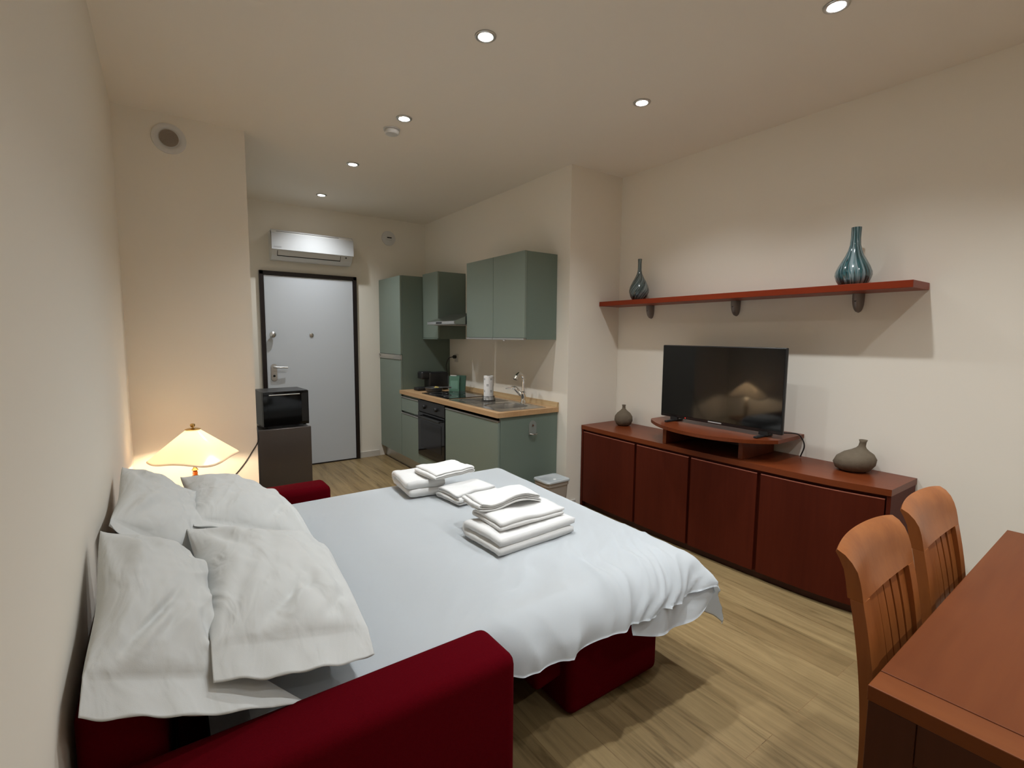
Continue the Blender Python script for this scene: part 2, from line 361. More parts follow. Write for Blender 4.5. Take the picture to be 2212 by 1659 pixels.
# ------------------------------------------------------------------ wall and ceiling fittings
t = thing('smoke_alarm','round white smoke alarm on the ceiling beside a downlight','smoke alarm',(1.519,3.298,H))
lathe('base', [(.001,0),(.055,0),(.055,-.008),(.001,-.008)], (1.519,3.298,H-.0005), M['whitep'], t)
lathe('cover', [(.046,-.009),(.049,-.012),(.049,-.026),(.040,-.034),(.001,-.035)], (1.519,3.298,H-.0005), M['whitep'], t)
t = thing('air_vent','round white vent with dark grille high on the pier wall','vent',(.285,YP,2.71))
lathe('rim', [(.058,-.006),(.062,-.010),(.078,-.012),(.092,-.008),(.094,-.0005),(.058,-.0005)], (.285,YP,2.71), M['whitep'], t, 40, 'Y')
bm = bmesh.new()
addlathe(bm, [(.001,-.013),(.052,-.013),(.052,-.011),(.001,-.011)], (.285,YP,2.71), 32, 'Y')
for k in range(-6,7):
    h = math.sqrt(max(.0001,.050**2-(k*.0078)**2))
    addbox(bm, -h,h,-.002,.002,-.0012,.0012, 0, 2, Matrix.Translation((.285,YP-.014,2.71)) @ Matrix.Rotation(math.radians(-35),4,'Y') @ Matrix.Translation((0,0,k*.0078)))
obj('grille', bm, M['grille'], t)
t = thing('extractor_vent','round white wall vent with a small dark slot beside the air conditioner','vent',(2.462,YD,2.634))
lathe('rim', [(.001,-.014),(.060,-.014),(.066,-.012),(.084,-.010),(.086,-.0005),(.001,-.0005)], (2.462,YD,2.634), M['whitep'], t, 40, 'Y')
box('cover', 2.430,2.498,YD-.026,YD-.0145,2.612,2.65, M['whitep'], t, .004)
box('slot', 2.436,2.492,YD-.0285,YD-.0265,2.632,2.646, M['blackm'], t, .001)

# air conditioner
t = thing('air_conditioner','white split air conditioner mounted above the entrance door','air conditioner',(1.56,YD,2.24))
y0 = 5.585
obj('housing', addprism(bmesh.new(), [(YD-.002,2.545),(y0+.05,2.545),(y0+.012,2.515),(y0+.012,2.345),(y0+.045,2.29),(y0+.10,2.25),(YD-.03,2.25),(YD-.002,2.30)], (1.145,1.965), 'X'), M['whitep'], t)
p = obj('front_panel', addprism(bmesh.new(), [(y0+.045,2.535),(y0+.002,2.505),(y0-.004,2.345),(y0+.011,2.345),(y0+.011,2.512),(y0+.05,2.545),(y0+.05,2.549)], (1.139,1.971), 'X'), M['acp'], t)
bm = bmesh.new(); addbox(bm, 1.19,1.82,y0+.026,y0+.040,2.528,2.531,0,2); obj('intake_slot', bm, M['blackm'], p)
fl = obj('air_flap', addprism(bmesh.new(), [(y0+.016,2.333),(y0+.040,2.29),(y0+.045,2.292),(y0+.022,2.337)], (1.20,1.83), 'X'), M['whitep'], t)
bm = bmesh.new(); addprism(bm, [(y0+.039,2.2915),(y0+.044,2.283),(y0+.048,2.286),(y0+.044,2.294)], (1.195,1.835), 'X')
for xx in (1.195,1.830): addprism(bm, [(y0+.0155,2.335),(y0+.040,2.290),(y0+.044,2.292),(y0+.020,2.338)], (xx,xx+.005), 'X')
obj('flap_gap', bm, M['blackm'], t)
box('receiver_window', 1.885,1.90,y0+.018,y0+.026,2.318,2.330, M['blackm'], t, .001)
obj('logo_lettering', text_bm('DAIKIN', .022, Matrix.Translation((1.195,y0-.0045,2.368)) @ Matrix.Rotation(PI/2,4,'X')), M['greyp'], t, label='small grey brand lettering')

# ------------------------------------------------------------------ kitchen
XF, ZC = 2.33, .872       # cabinet front plane, worktop top
# tall unit
t = thing('tall_cabinet','tall sage green cabinet by the entrance door with aluminium grip strips','cabinet',(2.63,5.47,0))
box('body', XF+.022,XK-.002,5.155,YD-.003,.135,2.13, M['greenside'], t)
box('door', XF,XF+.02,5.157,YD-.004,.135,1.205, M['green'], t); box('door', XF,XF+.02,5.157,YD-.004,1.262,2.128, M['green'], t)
boxes('grip_strip', [(XF-.008,XF+.018,5.157,YD-.004,1.208,1.222),(XF+.004,XF+.019,5.157,YD-.004,1.222,1.245),(XF-.008,XF+.018,5.157,YD-.004,1.245,1.259)], M['alu'], t)
# drawer base
t = thing('base_cabinet','narrow sage green base unit with a drawer above a door','cabinet',(2.63,4.93,0))
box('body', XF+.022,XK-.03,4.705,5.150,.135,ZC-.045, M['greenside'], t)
dr = box('drawer', XF,XF+.02,4.706,5.150,.645,.79, M['green'], t); box('grip_strip', XF-.004,XF+.018,4.706,5.150,.792,.804, M['alu'], dr)
dd = box('door', XF,XF+.02,4.706,5.150,.135,.612, M['green'], t); box('grip_strip', XF-.004,XF+.018,4.706,5.150,.614,.626, M['alu'], dd)
# oven housing and oven
t = thing('oven_housing','sage green base unit holding the black oven','cabinet',(2.63,4.4,0))
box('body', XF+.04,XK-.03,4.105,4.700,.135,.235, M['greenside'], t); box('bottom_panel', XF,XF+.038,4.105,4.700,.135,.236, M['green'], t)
t = thing('oven','black built-in oven with two knobs beneath the hob','oven',(2.6,4.4,.24))
box('body', XF+.012,XK-.05,4.108,4.697,.239,.818, M['blackm'], t)
cp = box('control_panel', XF-.006,XF+.011,4.108,4.697,.70,.818, M['blackp'], t)
for yy in (4.28,4.54): lathe('knob', [(.021,0),(.021,-.012),(.016,-.022),(.001,-.022)], (XF-.0065,yy,.757), M['blackm'], cp, 20, 'X')
od = box('oven_door', XF-.008,XF+.011,4.108,4.697,.242,.692, M['blackg'], t); box('oven_window', XF-.0105,XF-.0082,4.17,4.63,.33,.61, M['greyglass'], od, .0008)
bm = bmesh.new(); addtube(bm, [(XF-.045,4.14,.655),(XF-.045,4.665,.655)], .010)
for yy in (4.165,4.64): addtube(bm, [(XF-.045,yy,.655),(XF-.0085,yy,.655)], .007)
obj('handle', bm, M['blackp'], od, smooth=True, auto=50)
# sink base
t = thing('sink_cabinet','wide sage green base unit under the sink with an end panel','cabinet',(2.63,3.65,0))
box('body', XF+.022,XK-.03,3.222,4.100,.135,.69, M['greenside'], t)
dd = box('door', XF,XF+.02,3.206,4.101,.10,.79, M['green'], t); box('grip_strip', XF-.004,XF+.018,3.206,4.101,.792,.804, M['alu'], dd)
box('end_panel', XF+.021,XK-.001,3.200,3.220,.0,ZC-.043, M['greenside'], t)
t = thing('plinth_board','brushed plinth strip along the floor under the kitchen units','plinth',(2.39,4.5,0))
box('strip', XF+.055,XF+.07,3.224,YD-.004,.001,.132, M['alu'], t)
# bottle opener on end panel
t = thing('bottle_opener','small rounded metal bottle opener screwed to the kitchen end panel','opener',(2.671,3.2,.70))
pts = [(2.633,.665),(2.709,.665)]+[(2.671+.038*math.cos(a),.742+.038*math.sin(a)) for a in [k*PI/12 for k in range(13)]]
obj('plate', addprism(bmesh.new(), pts, (3.194,3.1995),'Y'), M['opener'], t)
lathe('screw', [(.010,0),(.010,-.005),(.001,-.007)], (2.671,3.194,.742), M['steel'], t, 16, 'Y')
tube('catch', [(2.633,3.186,.672),(2.655,3.170,.668),(2.69,3.170,.668),(2.709,3.186,.672)], .006, M['steel'], t)
# worktop with sink and hob cut-outs (ring of boards around the basin)
t = thing('worktop','light oak kitchen worktop with low wall upstand','worktop',(2.63,4.17,ZC-.04))
BX = (2.42,2.78); BY = (3.32,3.66)
def slab(x0,x1,y0,y1): return (x0,x1,y0,y1,ZC-.04,ZC)
X0,X1,Y0,Y1 = 2.310,XK-.001,3.183,5.153
bm = bmesh.new()
xs = [X0,BX[0],BX[1],X1]; ys = [Y0,BY[0],BY[1],Y1]
g = {}
def gv(i,j,k):
    if (i,j,k) not in g: g[(i,j,k)] = bm.verts.new((xs[i],ys[j],(ZC-.04,ZC)[k]))
    return g[(i,j,k)]
for i in range(3):
    for j in range(3):
        if i==1 and j==1: continue
        for k in (0,1): bm.faces.new([gv(i,j,k),gv(i+1,j,k),gv(i+1,j+1,k),gv(i,j+1,k)])
def side(a,b): bm.faces.new([gv(*a,0),gv(*b,0),gv(*b,1),gv(*a,1)])
for i in range(3): side((i,0),(i+1,0)); side((i,3),(i+1,3)); side((0,i),(0,i+1)); side((3,i),(3,i+1))
for a,b in (((1,1),(2,1)),((2,1),(2,2)),((2,2),(1,2)),((1,2),(1,1))): side(a,b)
bo = obj('board', bm, M['oak'], t)
prism('upstand', [(XK-.026,ZC+.0005),(XK-.0015,ZC+.0005),(XK-.0015,ZC+.042),(XK-.014,ZC+.042)], (Y0,5.150), M['oakup'], t, 'Y')
# hob
t = thing('hob','black glass hob set into the oak worktop','hob',(2.6,4.43,ZC))
box('glass_plate', 2.375,2.875,4.145,4.715,ZC+.0005,ZC+.007, M['blackg'], t, .002)
for (x,y,r) in ((2.49,4.29,.07),(2.49,4.56,.09),(2.74,4.29,.09),(2.74,4.56,.07)):
    obj('ring_marking', addlathe(bmesh.new(), [(r,0),(r,.0003),(r-.002,.0003),(r-.002,0)], (x,y,ZC+.0071), 40, closed=True), M['greyp'], t)
# sink
t = thing('kitchen_sink','stainless steel inset sink with ribbed drainer','sink',(2.6,3.66,ZC))
zs = ZC+.004
bm = bmesh.new(); bx = (2.36,2.845); by = (3.225,4.105)
n_ = 28
outer = []; 
def rrect(x0,x1,y0,y1,r,n=7):
    o = []
    for (cx,cy,a0) in ((x1-r,y1-r,0),(x0+r,y1-r,PI/2),(x0+r,y0+r,PI),(x1-r,y0+r,3*PI/2)):
        o += [(cx+r*math.cos(a0+PI/2*k/n), cy+r*math.sin(a0+PI/2*k/n)) for k in range(n+1)]
    return o
A = rrect(*bx,*by,.02); B = rrect(BX[0]+.012,BX[1]-.012,BY[0]+.012,BY[1]-.012,.09)
def ringv(o,z): return [bm.verts.new((p[0],p[1],z)) for p in o]
r_out0 = ringv(A,ZC+.0005); r_out = ringv(A,zs); r_in = ringv(B,zs)
r_in1 = ringv(rrect(BX[0]+.018,BX[1]-.018,BY[0]+.018,BY[1]-.018,.085),zs-.006); r_b = ringv(rrect(BX[0]+.03,BX[1]-.03,BY[0]+.03,BY[1]-.03,.08),zs-.14); r_c = ringv(rrect(BX[0]+.05,BX[1]-.05,BY[0]+.05,BY[1]-.05,.07),zs-.15)
n = len(A)
for a,b in ((r_out0,r_out),(r_out,r_in),(r_in,r_in1),(r_in1,r_b),(r_b,r_c)):
    for i in range(n): bm.faces.new((a[i],a[(i+1)%n],b[(i+1)%n],b[i]))
bm.faces.new(r_c)
obj('basin', bm, M['steel'], t, smooth=True, auto=35)
bm = bmesh.new()
for k in range(9): addbox(bm, 2.44,2.80,3.74+k*.036,3.752+k*.036,zs,zs+.0035,.0012)
obj('drainer_ribs', bm, M['steel'], t)
lathe('drain', [(.035,0),(.035,.003),(.02,.001),(.001,.001)], (2.6,3.49,zs-.1495), M['chrome'], t)
# faucet
t = thing('faucet','chrome swan-neck mixer tap behind the sink basin','tap',(2.812,3.52,zs))
lathe('base', [(.026,0),(.026,.01),(.021,.02),(.021,.06),(.023,.065),(.023,.10),(.012,.112)], (2.812,3.52,zs+.0003), M['chrome'], t)
tube('spout', spline([(2.812,3.52,zs+.10),(2.812,3.52,zs+.19),(2.80,3.515,zs+.245),(2.76,3.50,zs+.275),(2.715,3.485,zs+.262),(2.69,3.478,zs+.225)],7), [.014]*30+[.019]*6, M['chrome'], t, 14)
tube('lever', spline([(2.80,3.535,zs+.075),(2.77,3.57,zs+.125),(2.755,3.59,zs+.14),(2.70,3.64,zs+.128)],5), [.018]*8+[.014]*4+[.005]*4, M['chrome'], t)
# paper towel on wire stand
px,py = 2.62,3.80
t = thing('paper_towel_stand','low wire stand holding the kitchen roll on the drainer','roll stand',(px,py,zs+.004))
bm = bmesh.new()
for rr,zz in ((.062,.004),(.055,.045)): addtube(bm, [(px+rr*math.cos(a),py+rr*math.sin(a),zs+.004+zz) for a in [k*2*PI/32 for k in range(33)]], .002, 6)
for k in range(12):
    a = k*2*PI/12; addtube(bm, [(px+.062*math.cos(a),py+.062*math.sin(a),zs+.008),(px+.055*math.cos(a),py+.055*math.sin(a),zs+.049)], .0016, 6)
for k in range(3): a = k*PI/3; addtube(bm, [(px+.062*math.cos(a),py+.062*math.sin(a),zs+.008),(px-.062*math.cos(a),py-.062*math.sin(a),zs+.008)], .0016, 6)
obj('wire_frame', bm, M['blackp'], t, smooth=True)
t = thing('paper_towel_roll','white kitchen paper roll with small dark flower print','paper towel',(px,py,zs+.015))
bm = bmesh.new(); NS,NZ = 160,120; r = .045; h0,h1 = zs+.016,zs+.236
V = [[bm.verts.new((px+r*math.cos(2*PI*i/NS),py+r*math.sin(2*PI*i/NS),h0+(h1-h0)*j/NZ)) for i in range(NS)] for j in range(NZ+1)]
for j in range(NZ):
    for i in range(NS):
        f = bm.faces.new((V[j][i],V[j][(i+1)%NS],V[j+1][(i+1)%NS],V[j+1][i]))
        u = (i+.5)/NS*4; row = (j+.5)/NZ*4; v = row; u2 = u + (.5 if int(v)%2 else 0)
        du = ((u2%1)-.5)*.0707; dv = ((v%1)-.5)*.055; q = max(abs(du),abs(dv)); 
        if .0022 < q < .0095 and min(abs(du),abs(dv)) > .0018 and not (.0045<q<.006 and min(abs(du),abs(dv))>.004): f.material_index = 1
bm.faces.new([v for v in V[0]][::-1]); bm.faces.new(V[NZ])
obj('paper', bm, [M['paper'],M['ink']], t, smooth=True, auto=60)
lathe('core', [(.018,0),(.018,.002),(.014,.002),(.014,0)], (px,py,h1+.0005), M['bodyp'], t)
# coffee machine
t = thing('coffee_machine','black capsule coffee machine in the dark corner of the worktop','coffee machine',(2.62,4.98,ZC))
box('body', 2.56,2.80,4.915,5.06,ZC+.002,ZC+.20, M['blackp'], t, .02, 4)
box('brew_head', 2.475,2.60,4.925,5.05,ZC+.125,ZC+.21, M['blackp'], t, .018, 4)
dt = box('drip_tray', 2.43,2.565,4.93,5.045,ZC+.002,ZC+.035, M['blackm'], t, .008, 3)
# dish with packets
t = thing('serving_dish','small dark grey dish with handle holding a yellow packet','dish',(2.56,4.80,ZC))
bm = bmesh.new(); addlathe(bm, [(.050,0),(.080,.004),(.094,.040),(.097,.041),(.099,.038),(.086,.0),(.05,-.0)], (2.56,4.80,ZC+.008), 32)
obj('bowl', bm, M['dish'], t, smooth=True, auto=40)
tube('handle', [(2.60,4.745,ZC+.045),(2.66,4.70,ZC+.052),(2.70,4.67,ZC+.05)], .008, M['dish'], t)
t = thing('snack_packet','crumpled yellow packet lying in the grey dish','packet',(2.58,4.79,ZC+.04))
bm = bmesh.new()
def pk(u,v): return (2.555+.05*u+.01*nz(u*3,v*3), 4.76+.045*v, ZC+.047+.012*nz(u*4,v*4,2)+.012*math.sin(PI*u)*math.sin(PI*v))
V = grid_mesh(bm, pk, 8, 8); bmesh.ops.solidify(bm, geom=bm.faces[:], thickness=.004); obj('wrapper', bm, M['yellow'], t, smooth=True)
# cards / booklets leaning on the wall, plate behind
def leaning(name, label, cat, x, yc, wd, ht, th, m, rot, lean=.16):
    t = thing(name, label, cat, (x,yc,ZC+.0005), rot)
    bm = bmesh.new(); addbox(bm, 0,th,-wd/2,wd/2,0,ht,.001,2, Matrix.Translation((0,0,th*math.sin(lean))) @ Matrix.Rotation(lean,4,'Y'))
    obj('cover', bm, m, t, local=True); return t
t = leaning('booklet','light green booklet standing on the worktop in front of a darker one','booklet',2.74,4.685,.11,.17,.006,M['cardg'],math.radians(50))
bm = bmesh.new(); addbox(bm, -.0008,-.0001,-.04,.04,.03,.12,0,2,Matrix.Rotation(.16,4,'Y')); obj('printed_panel', bm, mat('pale_green_print',(.17,.33,.25),.5), t, local=True)
leaning('booklet','dark green booklet leaning on the wall behind the light green one','booklet',2.80,4.655,.11,.175,.014,M['cardd'],math.radians(38))
t = leaning('picture_card','white card with a faint grey drawing behind the booklets','card',2.835,4.86,.15,.165,.004,M['china'],math.radians(30),.3)
bm = bmesh.new()
for k in range(7): addtube(bm, [(-.001+.0,-.05+.014*k+.01*math.sin(k*2+q),.03+.02*q) for q in range(0,5)], .0012, 5)
bm.transform(Matrix.Rotation(.3,4,'Y')); obj('drawing', bm, M['greyp'], t, local=True)
# socket, plug and cord
t = thing('wall_socket','white wall socket above the worktop corner','socket',(XK,4.99,1.225))
box('plate', XK-.009,XK-.0005,4.945,5.03,1.175,1.27, M['skirt'], t, .003)
lathe('socket_well', [(.022,0),(.022,-.002),(.001,-.002)], (XK-.0092,4.99,1.235), M['whitep'], t, 20, 'X')
t = thing('power_cord','black plug and cord running down from the wall socket','cord',(XK,4.99,1.23))
lathe('plug', [(.019,-.0005),(.02,-.03),(.012,-.04),(.001,-.042)], (XK-.0115,4.99,1.235), M['blackp'], t, 20, 'X')
tube('cable', spline([(XK-.052,4.99,1.235),(XK-.09,5.02,1.215),(XK-.10,5.06,1.13),(XK-.09,5.05,1.03),(XK-.11,5.06,.96),(XK-.13,5.055,ZC+.03)],7), .0045, M['blackp'], t, 8)
# wall cabinets
XWf = 2.60
t = thing('wall_cabinet','large two-door sage green wall cabinet above the sink','cabinet',(2.77,3.70,1.44))
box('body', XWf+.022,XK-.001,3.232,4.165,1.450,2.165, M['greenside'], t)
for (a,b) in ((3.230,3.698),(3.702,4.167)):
    dd = box('door', XWf,XWf+.02,a,b,1.463,2.166, M['green'], t); box('grip_strip', XWf-.006,XWf+.018,a+.002,b-.002,1.446,1.461, M['alu'], dd)
lathe('door_buffer', [(.011,0),(.011,-.010),(.001,-.010)], (XWf-.002,3.52,1.4455), M['greyp'], t, 12)
t = thing('wall_cabinet','narrow sage green wall cabinet between the tall unit and the hood','cabinet',(2.77,4.96,1.44))
box('body', XWf+.022,XK-.001,4.782,5.150,1.44,2.155, M['greenside'], t)
dd = box('door', XWf,XWf+.02,4.780,5.152,1.452,2.156, M['green'], t); box('grip_strip', XWf-.004,XWf+.018,4.782,5.150,1.436,1.450, M['greenside'], dd)
t = thing('cooker_hood','slanted grey metal cooker hood with buttons between the wall cabinets','hood',(2.7,4.475,1.58))
x0 = 2.475
bm = bmesh.new(); ya,yb = 4.178,4.772
lo = [(x0,ya,1.588),(XK-.002,ya,1.588),(XK-.002,yb,1.588),(x0,yb,1.588)]
mi = [(x0,ya,1.618),(XK-.002,ya,1.618),(XK-.002,yb,1.618),(x0,yb,1.618)]
tp = [(2.68,ya+.002,1.70),(XK-.002,ya+.002,1.70),(XK-.002,yb-.10,1.70),(2.68,yb-.10,1.70)]
L_ = [[bm.verts.new(p) for p in q] for q in (lo,mi,tp)]
for a,b in zip(L_,L_[1:]):
    for i in range(4): bm.faces.new((a[i],a[(i+1)%4],b[(i+1)%4],b[i]))
bm.faces.new(L_[0][::-1]); bm.faces.new(L_[2]); bmesh.ops.bevel(bm, geom=bm.edges[:], offset=.003, segments=2, affect='EDGES')
obj('canopy', bm, M['steel'], t)
fr = box('front_strip', x0-.006,x0-.0005,ya+.004,yb-.004,1.591,1.616, M['alu'], t)
boxes('button_panel', [(x0-.009,x0-.0065,4.44,4.56,1.595,1.612)], M['blackm'], t)
box('filter', x0+.04,XK-.06,ya+.05,yb-.05,1.582,1.5875, M['greyp'], t)
box('duct', 2.80,2.925,4.185,4.31,1.7005,2.12, M['alu'], t)
t = thing('wood_offcut','small stacked piece of orange wood on the cooker hood','wood block',(2.66,4.22,1.70))
bm = bmesh.new()
for k in range(3): addbox(bm, 2.69,2.79,4.183,4.25,1.7008+k*.009,1.7092+k*.009,.0008)
obj('block', bm, wood('orange_pine',(.55,.24,.10),(.42,.16,.06),'X'), t)

# ------------------------------------------------------------------ fridge and microwave
t = thing('mini_fridge','low anthracite mini fridge beside the pier wall','fridge',(1.045,4.92,0))
box('cabinet', .832,1.258,4.745,5.16,.02,.636, M['fridge'], t, .004); box('door', .827,1.263,4.70,4.742,.03,.641, M['fridge'], t, .006, 3)
for (a,b) in ((.86,4.77),(1.19,4.77),(.86,5.09),(1.19,5.09)): box('foot', a,a+.04,b,b+.04,.0005,.0195, M['blackp'], t)
t = thing('microwave_oven','black microwave oven standing on the mini fridge','microwave',(1.06,4.92,.645), math.radians(4))
def lb(name, a, m, parent=t, bev=.003, seg=2, **k):
    bm = bmesh.new(); addbox(bm, *a, bev, seg); return obj(name, bm, m, parent, local=True, smooth=seg>2, auto=seg>2, **k)
lb('casing', (-.20,.19,-.16,.17,.012,.325), M['blackp'], bev=.006)
mdoor = lb('oven_door', (-.198,.188,-.182,-.161,.014,.322), M['screen'], bev=.004)
lb('door_window', (-.16,.10,-.184,-.1825,.05,.285), M['screen'], mdoor, .0008)
lb('handle', (-.15,.11,-.194,-.1845,.292,.300), M['alu'], mdoor, .002)
lb('control_strip', (.125,.182,-.1845,-.1825,.04,.30), M['blackm'], t, .0008)
for (a,b) in ((-.17,-.13),(.16,-.13),(-.17,.14),(.16,.14)):
    obj('foot', addlathe(bmesh.new(), [(.014,0),(.012,.0118)], (a,b,.0002), 12), M['blackp'], t, local=True)

# ------------------------------------------------------------------ table lamp in the corner on a small side table
LX,LY = .31,3.45
t = thing('side_table','small round wooden side table in the corner behind the pillows','side table',(LX,LY,0))
lathe('tabletop', [(.001,.44),(.185,.44),(.19,.445),(.19,.46),(.185,.465),(.001,.465)], (LX,LY,0), M['tablet'], t, 40)
for k in range(3):
    a = k*2*PI/3+.4; tube('leg', [(LX+.17*math.cos(a),LY+.17*math.sin(a),.0005),(LX+.11*math.cos(a),LY+.11*math.sin(a),.44)], .014, M['tablet'], t)
t = thing('table_lamp','lit table lamp with wavy opal glass shade and brass finial','lamp',(LX,LY,.4655))
lathe('base', [(.001,0),(.075,0),(.075,.012),(.055,.02),(.02,.03),(.018,.10),(.026,.115),(.026,.15),(.016,.165),(.001,.165)], (LX,LY,.466), M['brass'], t)
lathe('glass_stem', [(.001,0),(.012,0),(.014,.012),(.012,.024),(.001,.024)], (LX,LY,.6315), M['amber'], t)
lathe('socket', [(.001,0),(.010,0),(.018,.008),(.009,.022),(.009,.05),(.001,.05)], (LX,LY,.656), M['brass'], t)
lathe('bulb_glass', [(.001,0),(.014,.002),(.02,.02),(.031,.045),(.031,.065),(.018,.085),(.001,.088)], (LX,LY,.7065), M['bulb'], t)
tube('rod', [(LX,LY,.79),(LX,LY,.913)], .003, M['brass'], t)
NSEG = 96
def shade_pt(r, a):
    f = (r-.035)/(.235-.035)
    z = .905 - .165*f**1.02 + .011*f*f*math.sin(3*a+2.2) - .007*f**3*math.cos(5*a)
    rr = r*(1+.03*f*f*math.sin(3*a+.5))
    x = LX+rr*math.cos(a); y = LY+rr*math.sin(a)
    return Vector((x,y,z))
bm = bmesh.new(); rr_ = [.035+.20*i/20 for i in range(21)]
G1 = [[bm.verts.new(shade_pt(r,2*PI*k/NSEG)) for k in range(NSEG)] for r in rr_]
G2 = [[bm.verts.new(shade_pt(r,2*PI*k/NSEG)+Vector((0,0,.0035))) for k in range(NSEG)] for r in rr_]
for G in (G1,G2):
    for a,b in zip(G,G[1:]):
        for i in range(NSEG): bm.faces.new((a[i],a[(i+1)%NSEG],b[(i+1)%NSEG],b[i]))
for a,b in ((G1[0],G2[0]),(G1[-1],G2[-1])):
    for i in range(NSEG): bm.faces.new((a[i],a[(i+1)%NSEG],b[(i+1)%NSEG],b[i]))
obj('lamp_shade', bm, M['shade'], t, smooth=True)
lathe('shade_cap', [(.001,.0),(.040,.0),(.041,.003),(.03,.007),(.005,.009),(.005,.014),(.011,.018),(.014,.026),(.011,.034),(.001,.037)], (LX,LY,.909), M['brass'], t)
ld = bpy.data.lights.new('bulb_light','POINT'); ld.energy = TABLE_LAMP_W; ld.color = TABLE_LAMP_COL; ld.shadow_soft_size = .03
lo = bpy.data.objects.new('bulb_light', ld); COL.objects.link(lo); lo.parent = t; lo.location = (0,0,.345); 
for o_ in t.children:
    if o_.name.startswith('bulb_glass'): o_.visible_shadow = True
t = thing('lamp_cord','thin dark cord drooping from the pier corner to the table lamp','cord',(.6,YP,.5))
tube('cable', spline([(XP+.006,YP+.03,.80),(XP+.007,YP+.001,.75),(XP+.003,YP-.006,.70),(.68,YP-.006,.635),(.62,YP-.006,.545),(.55,YP-.006,.465),(.46,YP-.02,.40),(.38,YP-.15,.42),(.36,LY+.21,.46),(.345,LY+.06,.4715)],6), .004, M['blackp'], t, 8)

# ------------------------------------------------------------------ sofa bed
t = thing('sofa_bed','dark red fabric sofa bed opened out along the left wall','sofa bed',(1.0,2.03,0))
def arm(y0,y1):
    bm = bmesh.new(); addbox(bm, .02,.947,y0,y1,.015,.612)
    bmesh.ops.bevel(bm, geom=[e for e in bm.edges], offset=.035, segments=5, affect='EDGES', profile=.5)
    V = bm.verts
    return obj('armrest', bm, M['red'], t, smooth=True, auto=50)
arm(1.02,1.20); arm(2.86,3.04)
bk = box('backrest', .012,.16,1.205,2.855,.05,.74, M['red'], t, .03, 4)
box('mattress', .24,1.99,1.275,2.775,.375,.505, M['greyf'], t, .03, 4, label='dark grey mattress under the bedding')
for a in ((.165,.235,1.235,1.285,.06,.47),(.165,.235,2.78,2.83,.06,.47)): box('frame_post', *a, M['blackm'], t, .004)
for a in ((.24,1.97,1.29,1.33,.335,.374),(.24,1.97,2.72,2.76,.335,.374)): box('frame_rail', *a, M['blackm'], t, .004)
box('seat_base', .17,.94,1.21,2.85,.05,.325, M['red'], t, .02, 3)
box('pull_out_panel', 1.40,1.925,1.30,2.78,.006,.315, M['red'], t, .035, 5)
bm = bmesh.new(); addbox(bm, -.33,.33,1.36,2.72,-.06,.06,.025,4, Matrix.Translation((1.60,0,.235)) @ Matrix.Rotation(math.radians(-9),4,'Y'))
addbox(bm, 1.27,1.40,1.37,2.70,.14,.32,.03,4)
obj('folded_cushion', bm, M['red'], t, smooth=True, auto=50)

# ------------------------------------------------------------------ duvet
def fold_fall(t_, r):      # t_ = cloth length past the rounding start -> (out, drop)
    if t_ <= 0: return t_, 0.
    a = min(t_/r, PI/2*.96); o = r*math.sin(a); dn = r*(1-math.cos(a))
    if t_ > r*PI/2*.96: e = t_-r*PI/2*.96; o += e*.12; dn += e*.99
    return o, dn
XE, YF_ = 2.065, 2.84
def duvet_pt(u, v):
    a = .32 + u*(2.31-.32)                      # cloth length in x
    k = max(0., min(1., (a-.90)/.16)); k = k*k*(3-2*k)
    YN = 1.215-.075*k                            # outer line at the near side: inside the armrest, then free
    r = .05+.08*k; rf = .06; rx = .11
    over = .11+.095*k-.015*max(0,(a-1.6)/.5)
    lo_, hi_ = YN+r-over, YF_+.10
    b = lo_ + v*(hi_-lo_)
    ox, dx = fold_fall(a-(XE-rx), rx)
    oyn, dyn = fold_fall((YN+r)-b, r)
    oyf, dyf = fold_fall(b-(YF_-rf), rf)
    x = (XE-rx)+ox; y = (YN+r)-oyn if b < YN+r else ((YF_-rf)+oyf if b > YF_-rf else b)
    dy = max(dyn,dyf); drop = (dx**2.2+dy**2.2)**(1/2.2) if (dx>0 and dy>0) else dx+dy
    if dx>0 and dy>0:                            # corner flares outwards
        q = min(1, (dx*dy)**.5/.12); x += .012*q; y += -.02*q if b < 2 else .01*q
    inner = min(max(b-YN,0),max(YF_-b,0),max(XE-a,0)); z = .560 - drop + .018*(1-math.exp(-inner/.18))
    # long diagonal creases near the open side, soft unevenness everywhere
    s = min(1,max(0, 1-(b-YN)/.62))**1.2*min(1,max(0,(a-.80)/.45))
    warp = .55*nz(a,b,0,1.7)+.22*nz(a,b,3,4.3)
    ph = (a + (1.75-b)*.62)*8.5 + warp*5
    ridge = 1-abs(2*((ph*.5)%1)-1); ridge = ridge**1.6
    ph2 = (a*1.1 + (1.75-b)*1.0)*15 + warp*9; ridge2 = (1-abs(2*((ph2*.5)%1)-1))**2.2
    ph3 = (a*.9 + (1.75-b)*1.25)*26 + warp*14+2; ridge3 = (1-abs(2*((ph3*.5)%1)-1))**2.6
    dis = s*(.020*ridge + .017*ridge2*(.6+nz(a,b,9,3)) + .008*ridge3*max(0,.4+1.4*nz(a,b,4,2.5)) + .006*nz(a*3,b*3,2,3)) + .0035*nz(a,b,1,3) + .0015*nz(a,b,5,8)
    if dyn > 0:
        f = min(1,dyn/.08); y -= dis*f*1.1; z += dis*(1-f)
    else: z += dis
    if a > XE-.05: x += .010*nz(b*6,a*2,7)
    qx = min(1,max(0,(a-1.2)/.8)); x += (-.012+.085*min(1,max(0,(b-1.25)/1.5)))*qx
    return Vector((x,y,max(z,.17)))
bm = bmesh.new(); grid_mesh(bm, duvet_pt, 230, 210)
bmesh.ops.solidify(bm, geom=bm.faces[:], thickness=.008)
